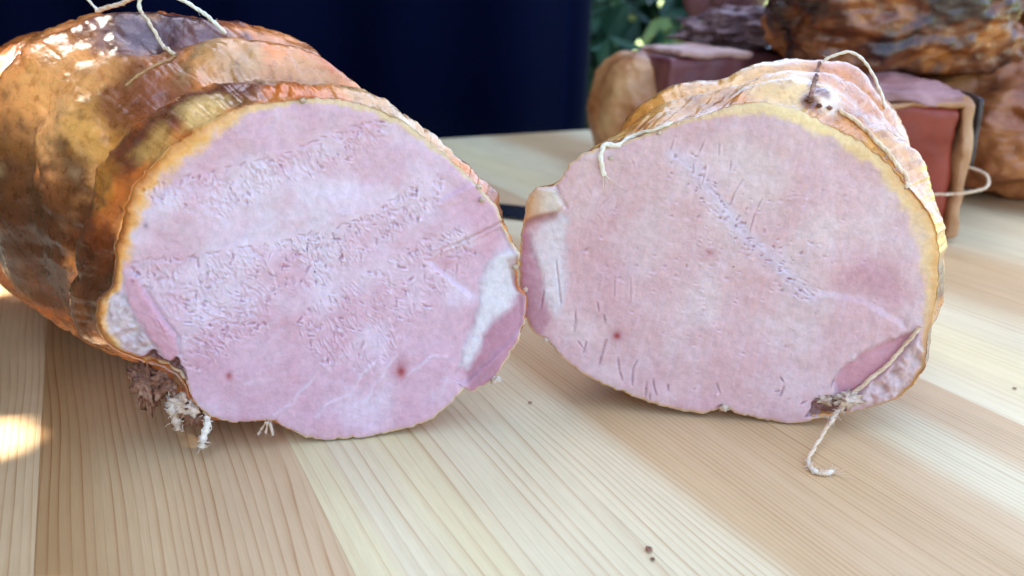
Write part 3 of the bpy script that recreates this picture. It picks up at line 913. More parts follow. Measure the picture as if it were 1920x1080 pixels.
OUT_L = [(525, 190), (575, 184), (633, 186), (696, 200), (750, 222), (783, 247), (817, 276), (850, 302), (883, 335), (912, 365), (933, 386), (943, 417), (953, 442), (976, 475), (972, 504), (973, 545), (991, 560), (987, 596), (972, 642), (947, 682), (934, 706), (912, 722), (887, 736), (873, 728), (860, 742), (841, 761), (815, 785), (789, 797), (736, 812), (683, 821), (613, 827), (567, 821), (537, 806), (516, 792), (467, 793), (442, 796), (396, 784), (375, 766), (357, 748), (345, 722), (330, 704), (300, 688), (262, 678), (220, 660), (192, 636), (178, 600), (185, 562), (208, 541), (216, 517), (216, 467), (229, 417), (238, 383), (250, 350), (275, 323), (306, 292), (338, 266), (378, 238), (421, 214), (468, 197)]
OUT_R = [(1380, 196), (1419, 192), (1458, 196), (1508, 211), (1540, 230), (1574, 243), (1613, 266), (1652, 293), (1691, 336), (1722, 371), (1748, 410), (1757, 440), (1762, 480), (1760, 520), (1757, 560), (1750, 600), (1738, 640), (1736, 689), (1713, 724), (1682, 751), (1647, 761), (1620, 770), (1590, 776), (1560, 782), (1535, 786), (1509, 792), (1478, 796), (1424, 787), (1380, 776), (1358, 766), (1322, 777), (1269, 771), (1207, 753), (1140, 727), (1087, 700), (1051, 669), (1029, 642), (998, 624), (982, 593), (974, 540), (972, 480), (977, 436), (981, 415), (986, 390), (990, 366), (1007, 351), (1032, 350), (1046, 342), (1066, 310), (1088, 291), (1118, 279), (1147, 272), (1199, 257), (1247, 238), (1292, 223), (1347, 208)]

YAW_L, YAW_R = math.radians(11), math.radians(-9)
AX_L, AX_R = math.radians(38), math.radians(-22)
paints_left = [
    (200, 70, 0.022, (96, 62, 66), 0.9, 1.0), (270, 60, 0.018, (90, 58, 62), 0.9, 0.8), (350, 60, 0.02, (98, 66, 72), 0.9, 1.0),
    (100, 190, 0.03, (252, 170, 98), 0.85, 1.2), (110, 290, 0.022, (252, 176, 108), 0.8, 1.0), (190, 250, 0.014, (236, 166, 78), 0.7, 1.2),
    (240, 195, 0.014, (128, 62, 36), 0.85, 0.8), (300, 160, 0.013, (150, 84, 52), 0.7, 0.9),
    (380, 185, 0.012, (122, 62, 44), 0.9, 0.7), (300, 235, 0.012, (118, 58, 38), 0.9, 0.7), (240, 290, 0.011, (116, 56, 34), 0.85, 0.7), (450, 165, 0.01, (132, 76, 56), 0.8, 0.7),
    (420, 174, 0.009, (116, 58, 42), 0.95, 0.6), (340, 205, 0.009, (112, 54, 38), 0.95, 0.6), (270, 258, 0.009, (112, 54, 36), 0.95, 0.6), (205, 310, 0.009, (116, 56, 34), 0.9, 0.6), (60, 440, 0.02, (88, 40, 18), 0.8, 0.6), (120, 540, 0.014, (104, 44, 16), 0.85, 0.8),
    (380, 215, 0.008, (246, 196, 122), 0.8, 1.2), (300, 275, 0.008, (214, 156, 84), 0.8, 1.2), (190, 355, 0.010, (210, 130, 48), 0.8, 1.0),  # first patch paints the lobe's pale highlight into the skin colour
    (190, 500, 0.016, (120, 50, 16), 0.95, 1.2), (150, 470, 0.018, (112, 48, 18), 0.9, 1.2), (100, 420, 0.02, (118, 58, 26), 0.85, 1.0), (40, 400, 0.03, (96, 48, 24), 0.9, 1.0),
    (20, 300, 0.02, (140, 84, 42), 0.7, 1.0), (60, 480, 0.03, (98, 50, 26), 0.9, 1.2), (140, 560, 0.02, (92, 46, 22), 0.85, 1.0), (120, 330, 0.012, (120, 66, 32), 0.6, 1.0),
    (430, 100, 0.014, (206, 164, 110), 0.6, 1.2), (560, 150, 0.014, (208, 160, 104), 0.6, 1.4), (700, 190, 0.014, (224, 186, 132), 0.7, 1.4), (800, 250, 0.014, (226, 190, 140), 0.7, 1.4), (900, 330, 0.008, (176, 104, 52), 0.7, 1.0), (930, 380, 0.008, (130, 70, 36), 0.7, 1.0)]
paints_right = [
    (1120, 250, 0.016, (222, 142, 56), 0.8, 1.0), (1060, 300, 0.010, (150, 92, 52), 0.7, 1.0), (1200, 215, 0.018, (228, 152, 66), 0.8, 1.0), (1330, 170, 0.02, (230, 170, 92), 0.7, 1.2),
    (1440, 130, 0.018, (236, 178, 92), 0.85, 1.2), (1460, 170, 0.012, (236, 196, 130), 0.7, 1.2), (1580, 150, 0.018, (222, 150, 106), 0.8, 1.0), (1556, 190, 0.005, (236, 214, 190), 0.8, 1.4),
    (1640, 220, 0.016, (208, 134, 78), 0.8, 1.0), (1690, 280, 0.012, (214, 150, 80), 0.8, 1.0), (1540, 170, 0.004, (150, 86, 50), 0.9, 1.0), (1520, 190, 0.004, (120, 60, 36), 0.9, 1.0),
    (1360, 185, 0.006, (166, 110, 66), 0.7, 1.0), (1765, 530, 0.008, (104, 56, 34), 0.9, 1.0), (1745, 380, 0.01, (206, 140, 88), 0.8, 1.0), (1740, 640, 0.012, (110, 60, 34), 0.85, 1.0), (1720, 730, 0.01, (150, 88, 40), 0.8, 1.0)]

body_L = dict(n=2.5, swell=0.005, wr=1.0, L=0.26, K=180, blend=0.075, cap=0.205,
              left=([0, .03, .07, .12, .26], [.068, .072, .082, .088, .084]), right=([0, .04, .21], [.066, .062, .060]),
              top=([0, .03, .08, .13, .21], [.060, .067, .075, .073, .064]), bot=([0, .21], [.066, .070]),
              cx=([0, .05, .21], [-.004, -.006, -.006]), cz=([0, .03, .08, .21], [.060, .066, .068, .068]),
              grooves=[(0.032, 0.004, 0.085, 0.0085), (0.066, 0.004, 0.11, 0.011), (0.106, 0.004, 0.11, 0.012), (0.145, 0.0, 0.10, 0.008), (0.18, 0, 0.08, 0.008)])
body_R = dict(n=2.45, swell=0.002, wr=0.35, L=0.115, K=110, blend=0.05, cap=0.05,
              left=([0, .03, .06, .125], [.070, .074, .076, .070]), right=([0, .03, .125], [.059, .048, .043]),
              top=([0, .05, .125], [.060, .067, .066]), bot=([0, .125], [.058, .060]),
              cx=([0, .05, .125], [.0, -.012, -.016]), cz=([0, .05, .125], [.058, .058, .058]),
              grooves=[(0.042, 0.004, 0.05, 0.0045), (0.075, 0.0, 0.05, 0.006), (0.10, 0.0, 0.05, 0.006)])

RL, RRt = Roast(), Roast()
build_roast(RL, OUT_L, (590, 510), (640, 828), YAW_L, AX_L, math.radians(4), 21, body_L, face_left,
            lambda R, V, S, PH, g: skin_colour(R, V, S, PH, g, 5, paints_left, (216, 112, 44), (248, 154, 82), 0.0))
build_roast(RRt, OUT_R, (1375, 500), (1478, 797), YAW_R, AX_R, math.radians(4), 22, body_R, face_right,
            lambda R, V, S, PH, g: skin_colour(R, V, S, PH, g, 15, paints_right, (218, 140, 60), (240, 182, 96), -0.06))
roast_l = empty('smoked_pork_loin', tuple(RL.O), 'larger smoked pork loin half with amber skin, its torn-grained cut face turned right', 'smoked meat', 'halves of the cut pork loin')
roast_r = empty('smoked_pork_loin', tuple(RRt.O), 'smoother-faced pork loin half on the right, a twine end trailing on the table', 'smoked meat', 'halves of the cut pork loin')
emit_roast(RL, roast_l, {0: 'cut_face', 1: 'fat_streak', 2: 'side_muscle', 3: 'fat_pocket'})
emit_roast(RRt, roast_r, {0: 'cut_face', 1: 'fat_streak', 2: 'side_muscle', 3: 'fat_pocket'})

# ---- twine and torn scraps on the halves
def sf(R, px, py, lift):
    for k in range(40):
        for dx, dy in ((0, 1), (-0.8, 0.3), (0.8, 0.3), (-0.7, -0.7), (0.7, -0.7), (0, -1)):
            p = R.surf(px + dx * k * 2, py + dy * k * 2, lift)
            if p is not None: return p
    raise RuntimeError('no surface at %s %s' % (px, py))

def shred(name, P, size, mat, parent, seed, amp=0.55, freq=2.2, k=46):
    """a ragged torn lump, size = half extents"""
    u = np.linspace(0, 2 * np.pi, k, endpoint=False); v = np.linspace(0.02, np.pi - 0.02, k // 2)
    Vv, U = np.meshgrid(v, u, indexing='ij')
    D = np.stack([np.sin(Vv) * np.cos(U), np.sin(Vv) * np.sin(U), np.cos(Vv)], -1)
    r = 1 + amp * fbm(D * freq, 4, seed, 0.65)
    V = P + D * np.clip(r, 0.25, 2.2)[..., None] * np.asarray(size)
    V[..., 2] = np.maximum(V[..., 2], 0.0006)
    return mesh_np(name, V.reshape(-1, 3), grid_faces(k, k // 2), mat, parent)

TR = 0.00078
# left half: a loose loop above the top, and a turn sunk in the groove
pA = sf(RL, 424, 66, 0.0008); pB = sf(RL, 264, 24, 0.0008)
yA, yB = pA[1], pB[1]
lp = [pA, at_y(402, 42, yA), at_y(372, 18, yA + .004), at_y(336, -2, yA * .6 + yB * .4), at_y(300, -14, (yA + yB) / 2), at_y(272, -14, yB), at_y(262, 0, yB), pB]
twine('twine_loop', lp, TR * 1.05, TWINE_PALE, roast_l, seed=3)
tp_ = [pB] + [sf(RL, x, y, 0.0004) for x, y in ((283, 48), (300, 76), (316, 96), (330, 106))]
twine('twine', tp_, TR, TWINE, roast_l, seed=4)
pC = sf(RL, 186, 22, 0.001)
twine('twine', [at_y(150, -14, pC[1]), at_y(166, 0, pC[1]), pC], TR * 0.7, TWINE_PALE, roast_l, seed=5)
twine('twine', [sf(RL, 180, 26, 0.001), at_y(205, 12, pC[1]), at_y(232, 4, pC[1]), at_y(262, -8, pC[1])], TR * 1.25, TWINE, roast_l, seed=6)
twine('twine', [sf(RL, x, y, 0.0002) for x, y in ((330, 106), (296, 122), (262, 140), (236, 160))], TR * 0.7, TWINE_BROWN, roast_l, seed=7)
# torn meat and frayed ends under the lower left corner
Yd = sf(RL, 320, 700, 0)[1]
shred('torn_scrap', at_y(276, 722, Yd + .002), (.0040, .0035, .0068), SCRAP, roast_l, 31, 0.75, 2.6)
shred('torn_scrap', at_y(312, 712, Yd + .004), (.0062, .005, .0050), SCRAP, roast_l, 32, 0.6, 2.4)
shred('torn_scrap', at_y(348, 756, Yd + .001), (.0056, .004, .0044), FATBIT, roast_l, 33, 0.6, 2.6)
shred('torn_scrap', at_y(362, 768, Yd + .002), (.0040, .004, .0050), SCRAP, roast_l, 34, 0.6, 2.6)
def tuft(name, pts, r, mat, parent, seed, n=26, rough=1.0):
    """a frayed tuft: many short fibres strung along a path"""
    rng = np.random.RandomState(seed); pts = resample(pts, 0.0004)
    Vs, Fs, off = [], [], 0
    for i in range(n * 4):
        k = rng.randint(0, len(pts)); d = rng.normal(size=3); d[2] -= 0.4; d /= np.linalg.norm(d)
        m = 9; L = r * rng.uniform(0.8, 2.6) * rough
        walk = np.cumsum(rng.normal(size=(m, 3)) * 0.55 + d, axis=0)
        walk *= L / (np.linalg.norm(walk[-1]) + 1e-9)
        q = pts[k] + rng.normal(size=3) * r * 0.45 + walk - walk[0]
        q[:, 2] = np.maximum(q[:, 2], 0.0006)
        V, Fc, _, _ = tube_arrays(q, r * rng.uniform(0.07, 0.2) * np.linspace(1, 0.35, m), 4)
        Vs.append(V); Fs.append(Fc + off); off += len(V)
    V, Fc, _, _ = tube_arrays(pts, r * (0.75 + 0.5 * noise3(pts * 600, seed)), 8)
    Vs.append(V); Fs.append(Fc + off)
    return mesh_np(name, np.vstack(Vs), np.vstack(Fs), mat, parent)
tuft('frayed_end', [at_y(327, 744, Yd), at_y(325, 764, Yd - .001), at_y(330, 786, Yd - .002), at_y(334, 806, Yd - .003)], 0.0019, FATBIT, roast_l, 41, 16, 0.7)
tuft('frayed_end', [at_y(388, 774, Yd), at_y(389, 795, Yd - .003), at_y(383, 815, Yd - .005), at_y(378, 838, Yd - .006)], 0.0015, TWINE_PALE, roast_l, 42, 20, 0.8)
Yc = sf(RL, 505, 780, 0)[1]
for a, b_ in (((500, 790), (484, 814)), ((502, 790), (498, 812)), ((506, 792), (512, 816))):
    tuft('frayed_end', [at_y(*a, Yc), at_y(*b_, Yc - .001)], 0.0006, FATBIT, roast_l, 43 + b_[0], 8)
for (x, y, sd) in ((974, 498, 1), (986, 540, 2), (900, 350, 3), (908, 372, 4), (572, 188, 5), (936, 712, 6)):
    p = sf(RL, x - 4, y + 2, 0.0006)
    shred('torn_scrap', p, (.0009, .0009, .0007) if sd != 6 else (.0018, .0014, .0012), FATBIT, roast_l, 60 + sd, 0.8, 2.5, 20)

# right half
twine('twine', [sf(RRt, x, y, 0.0002) for x, y in ((1537, 118), (1532, 132), (1530, 146), (1525, 160), (1521, 174), (1516, 190))], TR, SCRAP, roast_r, seed=13)
q0 = sf(RRt, 1541, 122, 0.0008); q1 = sf(RRt, 1658, 205, 0.0006)
ys = np.linspace(q0[1], q1[1], 8)
twine('twine_loop', [q0, at_y(1556, 108, ys[1]), at_y(1576, 99, ys[2]), at_y(1594, 97, ys[3]), at_y(1614, 108, ys[4]), at_y(1632, 132, ys[5]), at_y(1648, 166, ys[6]), q1], TR * 0.8, TWINE_PALE, roast_r, seed=14)
twine('twine', [sf(RRt, x, y, 0.0007) for x, y in ((1572, 208), (1592, 222), (1612, 238), (1634, 258), (1656, 282), (1676, 308), (1694, 332), (1706, 352))], TR * 1.15, TWINE, roast_r, seed=15)
twine('twine', [sf(RRt, x, y, l) for x, y, l in ((1262, 232, .0003), (1228, 244, .0006), (1190, 258, .0008), (1158, 268, .001), (1136, 276, .0012), (1126, 290, .0012), (1128, 308, .001), (1134, 328, .0008))], TR * 1.15, TWINE_PALE, roast_r, seed=16, fray=(0, 8), taper=([0, .3, .6, 1], [.5, .8, 1.1, 1.2]))
tr = [sf(RRt, x, y, .0014) for x, y in ((1722, 612), (1706, 640), (1680, 668), (1650, 696), (1620, 722), (1596, 742))]
tr += [ground(1566, 778, .008), ground(1540, 818, .004), ground(1522, 850, .002), ground(1514, 866, .0012), ground(1520, 878, .001), ground(1536, 886, .001), ground(1552, 886, .001)]
te = twine('twine_end', tr, TR * 1.15, TWINE, roast_r, seed=17, fray=(0, 14), taper=([0, .5, .75, .9, 1], [.8, 1, .8, 1.0, 1.1]))
tuft('frayed_end', [ground(1514, 866, .0014), ground(1522, 880, .0012), ground(1544, 887, .001), ground(1562, 884, .001)], 0.0009, TWINE_PALE, te, 47, 34)
tuft('frayed_end', [tr[5], tr[6], (tr[6] + tr[7]) / 2], 0.0011, FATBIT, te, 48, 26)
shred('torn_scrap', sf(RRt, 1545, 750, .001), (.0026, .002, .0018), FATBIT, roast_r, 71, 0.8, 2.6, 30)
shred('torn_scrap', sf(RRt, 1590, 748, .001), (.0040, .002, .0026), FATBIT, roast_r, 72, 0.8, 2.6, 36)
shred('torn_scrap', sf(RRt, 1358, 764, .0005), (.0016, .001, .0012), FATBIT, roast_r, 73, 0.8, 2.6, 24)
shred('torn_scrap', sf(RRt, 1518, 188, .0002), (.0012, .0012, .0009), SCRAP, roast_r, 74, 0.8, 2.6, 30)
for (x, y, sd) in ((1146, 296, 1), (1236, 250, 2), (1022, 638, 3), (1554, 204, 4), (1535, 199, 5)):
    shred('torn_scrap', sf(RRt, x, y, .0004), (.0008, .0008, .0006), FATBIT if sd < 4 else SCRAP, roast_r, 80 + sd, 0.8, 2.5, 20)

# ------------------------------------------------------------------ things behind
def lump(name, c, rad, mat, parent=None, seed=0, rot=0.0, amp=0.10, freq=2.0, k=140, sq=2.4, grooves=0, axis=0, gdep=0.08, zmin=0.0006):
    u = np.linspace(0, 2 * np.pi, k, endpoint=False); v = np.linspace(0.01, np.pi - 0.01, k // 2)
    Vv, U = np.meshgrid(v, u, indexing='ij')
    D = np.stack([np.cos(Vv), np.sin(Vv) * np.cos(U), np.sin(Vv) * np.sin(U)], -1)      # pole along x
    m = (np.abs(D) ** sq).sum(-1) ** (1 / sq)
    r = 1 / m * (1 + amp * fbm(D * freq, 5, seed, 0.55))
    if grooves:
        g = np.cos(D[..., 0] * np.pi * grooves * 0.5 + 0.7)
        r = r * (1 - gdep * np.clip(-g, 0, 1) ** 2 * 1.6)
    V = D * r[..., None] * np.asarray(rad)
    ca, sa = math.cos(rot), math.sin(rot)
    V = np.stack([V[..., 0] * ca - V[..., 1] * sa, V[..., 0] * sa + V[..., 1] * ca, V[..., 2]], -1) + np.asarray(c)
    V[..., 2] = np.maximum(V[..., 2], zmin)
    return mesh_np(name, V.reshape(-1, 3), grid_faces(k, k // 2), mat, parent)

def slab(name, c, size, rot, mat, parent=None, seed=0, amp=0.002, n=26, freq=40, edge=0.004):
    """a hand-cut block: subdivided box with uneven faces and soft edges; c = centre of its base"""
    bm = bmesh.new()
    bmesh.ops.create_cube(bm, size=1.0)
    bmesh.ops.subdivide_edges(bm, edges=bm.edges, cuts=n, use_grid_fill=True)
    V = np.array([v.co for v in bm.verts]); fc = [[v.index for v in f.verts] for f in bm.faces]
    bm.free()
    V = V * np.asarray(size)
    hs = np.asarray(size) / 2
    inner = np.clip(V, -(hs - edge), hs - edge)
    d = V - inner; ln = np.linalg.norm(d, axis=1)[:, None]
    V = inner + d / (ln + 1e-12) * np.minimum(ln, edge)
    dirn = V / (np.abs(V / hs).max(1)[:, None] + 1e-9)
    V = V + amp * np.stack([fbm(V * freq, 4, seed), fbm(V * freq, 4, seed + 7), fbm(V * freq, 4, seed + 13)], -1)
    V[:, 2] += hs[2]
    ca, sa = math.cos(rot), math.sin(rot)
    V = np.stack([V[:, 0] * ca - V[:, 1] * sa, V[:, 0] * sa + V[:, 1] * ca, V[:, 2]], -1) + np.asarray(c)
    V[:, 2] = np.maximum(V[:, 2], 0.0006)
    return mesh_np(name, V, np.array(fc), mat, parent)

AMBER = mat_noise('amber_skin', [(0.28, L4(96, 52, 28)), (0.42, L4(170, 104, 56)), (0.58, L4(200, 146, 92)), (0.75, L4(222, 180, 124))], 26, (0.3, 0.55), 0.5, 0.003, coat=0.2)
AMBER2 = mat_noise('brown_amber_skin', [(0.28, L4(66, 34, 20)), (0.45, L4(150, 84, 44)), (0.62, L4(184, 122, 72)), (0.78, L4(214, 166, 110))], 30, (0.3, 0.55), 0.6, 0.003, coat=0.2)
CRUST = mat_noise('dark_crust', [(0.30, L4(22, 12, 12)), (0.46, L4(58, 28, 20)), (0.56, L4(124, 66, 30)), (0.68, L4(186, 116, 56)), (0.8, L4(96, 52, 36))], 24, (0.25, 0.5), 0.8, 0.004, coat=0.4, dist=0.3)
LEANRED = mat_noise('cured_red_meat', [(0.3, L4(118, 40, 26)), (0.55, L4(150, 58, 36)), (0.8, L4(166, 80, 54))], 24, (0.4, 0.55), 0.25, 0.001)
LEANPURP = mat_noise('cured_purple_meat', [(0.3, L4(86, 40, 44)), (0.55, L4(116, 62, 62)), (0.8, L4(136, 82, 78))], 24, (0.4, 0.55), 0.25, 0.001)
DRYTOP = mat_noise('dried_surface', [(0.3, L4(120, 76, 76)), (0.55, L4(164, 118, 114)), (0.8, L4(196, 156, 146))], 40, (0.35, 0.6), 0.5, 0.002)
FATTAN = mat_noise('smoked_fat', [(0.3, L4(150, 98, 60)), (0.6, L4(188, 140, 96)), (0.8, L4(212, 176, 136))], 40, (0.35, 0.6), 0.4, 0.0015, sss=0.15)
FATPINK = mat_noise('pale_pink_fat', [(0.3, L4(178, 132, 118)), (0.7, L4(214, 178, 164))], 40, (0.35, 0.6), 0.4, 0.0015, sss=0.15)
RIND = mat_noise('dark_rind', [(0.3, L4(36, 30, 34)), (0.7, L4(70, 58, 58))], 40, (0.3, 0.5), 0.3, 0.001)
PURPLE = mat_noise('wrinkled_purple', [(0.3, L4(70, 46, 52)), (0.5, L4(128, 96, 98)), (0.7, L4(176, 148, 146))], 60, (0.3, 0.5), 0.8, 0.003)
DULLRED = mat_noise('dull_red_meat', [(0.3, L4(110, 66, 66)), (0.7, L4(150, 100, 98))], 16, (0.4, 0.6), 0.2, 0.002)

# tied slab of cured belly, right of the front halves
b0 = ground(1706, 452)
belly = empty('cured_belly_slab', tuple(b0), 'dark red slab of cured belly with pale fat edge, tied with twine', 'cured meat')
cx = b0 + np.array([-0.008, 0.062, 0])
rt = math.radians(-6)
def bl(x, y, z=0.0):
    return b0 + np.array([math.cos(rt) * x - math.sin(rt) * y, math.sin(rt) * x + math.cos(rt) * y, z])
slab('lean_block', bl(-0.019, .066), (.077, .13, .084), rt, LEANRED, belly, 101, 0.0026, 26, 26, 0.006)
slab('fat_edge', bl(0.0235, .064, 0), (.0066, .132, .088), rt, FATTAN, belly, 102, 0.0032, 22, 34)
slab('rind', bl(0.0305, .066, .046), (.0030, .12, .043), rt, RIND, belly, 103, 0.0010, 18, edge=0.0012)
slab('dried_top', bl(-0.019, .068, .0845), (.077, .134, .008), rt, DRYTOP, belly, 104, 0.0045, 24, 30, edge=0.0025)
slab('fat_line', bl(-0.019, .0025, .0825), (.075, .008, .0036), rt, FATTAN, belly, 105, 0.0026, 18, edge=0.0015)
twine('twine', [bl(-.056, -.0015, .030), bl(-.02, -.0020, .0305), bl(.010, -.0022, .031), bl(.026, -.0032, .0325), bl(.0385, -.002, .036), bl(.0415, .006, .0415), bl(.0370, .016, .044), bl(.0290, .019, .0455)], 0.0010, TWINE, belly, seed=21)

b1 = ground(1985, 402)
roast_b = empty('tied_roast', (b1[0], b1[1], 0), 'brown lobed tied roast at the right edge behind the belly slab', 'smoked meat', 'roasts at the back')
lump('skin', (b1[0], b1[1] + .07, .055), (.085, .078, .056), AMBER2, roast_b, 111, math.radians(75), 0.10, 2.0, 180, 2.4, 4, 0, 0.09)
b2 = at_y(1215, 180, .70)
roast_c = empty('tied_roast', (b2[0], b2[1], 0), 'pale orange roast half hidden left of the purple-red block', 'smoked meat', 'roasts at the back')
lump('skin', (b2[0] + .004, b2[1] + .03, .050), (.062, .05, .050), AMBER, roast_c, 112, math.radians(100), 0.06, 2.0, 140, 2.6, 3, 0, 0.06)
b3 = at_y(1312, 180, .66)
blk = empty('cured_meat_block', (b3[0], b3[1], 0), 'purple-red cured meat block with pale fat top behind the right half', 'cured meat')
slab('lean_block', (b3[0] - .004, b3[1] + .045, 0), (.066, .085, .100), math.radians(14), LEANPURP, blk, 113, 0.0016)
slab('fat_top', (b3[0] + .002, b3[1] + .045, .0995), (.062, .085, .006), math.radians(14), FATPINK, blk, 114, 0.002, 20, edge=0.003)
b5 = at_y(1455, 110, .70)
low = empty('cured_meat_block', (b5[0], b5[1], 0), 'brown cured block under the wrinkled purple piece', 'cured meat')
slab('lean_block', (b5[0] + .055, b5[1] + .06, 0), (.24, .08, .101), math.radians(2), LEANPURP, low, 118, 0.004)
pw = lump('wrinkled_meat_piece', (b5[0] + .004, b5[1] + .055, .119), (.066, .036, .016), PURPLE, None, 115, math.radians(-6), 0.30, 2.6, 150, 2.6, zmin=.103)
pw['label'] = 'wrinkled dark purple strip of dried meat lying on the brown block'; pw['category'] = 'dried meat'
b6 = at_y(1660, 66, .60)
dk = lump('smoked_meat_chunk', (b6[0] + .022, b6[1] + .05, .140), (.088, .070, .054), CRUST, None, 116, math.radians(-4), 0.14, 1.8, 220, 2.8, zmin=.094)
dk['label'] = 'big dark crusted chunk of smoked meat lying on the belly slab'; dk['category'] = 'smoked meat'
b7 = at_y(1925, 60, .64)
d2 = lump('smoked_meat_chunk', (b7[0] + .03, b7[1] + .05, .142), (.055, .06, .038), AMBER2, None, 117, 0.4, 0.18, 2.4, 140, 2.5, zmin=.10)
d2['label'] = 'brown smoked chunk cut off by the upper right corner'; d2['category'] = 'smoked meat'
b8 = at_y(1368, 0, .82)
dr = lump('rounded_meat_piece', (b8[0] + .004, b8[1], .150), (.030, .032, .027), DULLRED, None, 119, 0.2, 0.05, 1.6, 100, 2.2)
dr['label'] = 'dull red rounded meat piece at the top edge above the wrinkled strip'; dr['category'] = 'meat'
lump('lobe', (b8[0] - .024, b8[1] + .004, .150), (.014, .02, .030), DULLRED, None, 120, 0.9, 0.05, 1.6, 80, 2.2).parent = dr

# dark crumbs on the boards
for k, (x, y, r_, lab) in enumerate(((1217, 1033, .0011, 'larger dark crumb on the pale middle plank near the front'), (1223, 1051, .0007, 'smaller dark crumb just in front of the larger one'), (1902, 730, .0007, 'tiny dark crumb on the right pale plank'), (994, 757, .0008, 'tiny brown crumb on the table between the halves'))):
    p = ground(x, y); o = shred('crumb', p + np.array([0, 0, r_ * .5]), (r_, r_ * .8, r_ * .6), SCRAP, None, 150 + k, 0.6, 2.2, 16)
    o['label'] = lab; o['category'] = 'crumb'; o['group'] = 'crumbs on the table'

# knife lying between the halves and the far edge
STEEL, nt, b = new_mat('steel'); b.inputs['Metallic'].default_value = 1.0; b.inputs['Base Color'].default_value = (0.55, 0.57, 0.58, 1); b.inputs['Roughness'].default_value = 0.22
BLACKP, nt, b = new_mat('black_handle'); b.inputs['Base Color'].default_value = (0.02, 0.02, 0.022, 1); b.inputs['Roughness'].default_value = 0.45
k0, k1 = ground(925, 408), ground(1010, 418)
kd = (k1 - k0) / np.linalg.norm(k1 - k0); kn = np.array([-kd[1], kd[0], 0])
knife = empty('kitchen_knife', tuple(k0), 'steel blade lying on the table, glimpsed in the gap between the halves', 'knife')
bm = bmesh.new()
def kp(a, w, z): p = k0 + kd * a + kn * w - np.array(knife.location); return bm.verts.new((p[0], p[1], z))
prof = [(-0.10, 0.0), (-0.05, -0.001), (0.06, -0.001), (0.11, 0.0)]
lo = [kp(a, e, 0.0016) for a, e in prof]; hi_t = [kp(a, 0.026 if a < .1 else .014, 0.0036) for a, e in prof]; hi_b = [kp(a, 0.026 if a < .1 else .014, 0.0012) for a, e in prof]
for i in range(3):
    bm.faces.new((lo[i], lo[i + 1], hi_t[i + 1], hi_t[i])); bm.faces.new((hi_t[i], hi_t[i + 1], hi_b[i + 1], hi_b[i])); bm.faces.new((hi_b[i], hi_b[i + 1], lo[i + 1], lo[i]))
bm.faces.new((lo[0], hi_t[0], hi_b[0])); bm.faces.new((lo[3], hi_b[3], hi_t[3]))
bmesh.ops.recalc_face_normals(bm, faces=bm.faces)
me = bpy.data.meshes.new('blade'); bm.to_mesh(me); bm.free(); me.materials.append(STEEL)
link(bpy.data.objects.new('blade', me), knife)
hc = k0 + kd * 0.165 + kn * 0.014
slab('handle', (hc[0], hc[1], 0.0006), (.115, .026, .017), math.atan2(kd[1], kd[0]), BLACKP, knife, 131, 0.0004, 12, edge=0.006)

# navy cloth hanging behind the table
NAVY, nt, b = new_mat('navy_cloth')
tc = nt.nodes.new('ShaderNodeTexCoord'); nn = noise_node(nt, 500, 3, 0.6, tc.outputs['Object'])
r_ = ramp(nt, nn.outputs['Fac'], [(0.3, (0.0006, 0.0016, 0.011, 1)), (0.7, (0.0012, 0.0030, 0.020, 1))])
nt.links.new(r_.outputs['Color'], b.inputs['Base Color']); b.inputs['Roughness'].default_value = 0.85; b.inputs['Specular IOR Level'].default_value = 0.05
b.inputs['Sheen Weight'].default_value = 0.0; b.inputs['Sheen Tint'].default_value = (0.25, 0.35, 0.7, 1)
xr = at_y(1103, 150, 1.06)[0]
xs = np.linspace(-1.3, 0, 200); ysf = 0.016 * np.sin(xs * 17) + 0.010 * np.sin(xs * 41 + 1) - 0.02
prof = [(xr - 0.03 + x, 1.06 + y) for x, y in zip(xs, ysf)]
a0 = np.linspace(-np.pi / 2, np.pi / 2, 18)
prof += [(xr - 0.03 + 0.03 * math.cos(a), prof[-1][1] + 0.03 + 0.03 * math.sin(a)) for a in a0]
prof += [(x, 1.13 + 0.004 * math.sin(x * 30)) for x in np.linspace(xr - 0.03, xr - 1.33, 120)]
prof = np.array(prof); zl = np.linspace(-0.72, 1.1, 40)
V = np.stack([np.repeat(prof[None, :, 0], 40, 0) + 0.004 * np.sin(zl * 9)[:, None], np.repeat(prof[None, :, 1], 40, 0) + 0.01 * np.sin(zl * 4)[:, None], np.repeat(zl[:, None], len(prof), 1)], -1)
cloth = mesh_np('navy_cloth', V.reshape(-1, 3), grid_faces(len(prof), 40), NAVY)
cloth['label'] = 'dark navy cloth hanging behind the far edge of the table'; cloth['category'] = 'cloth'

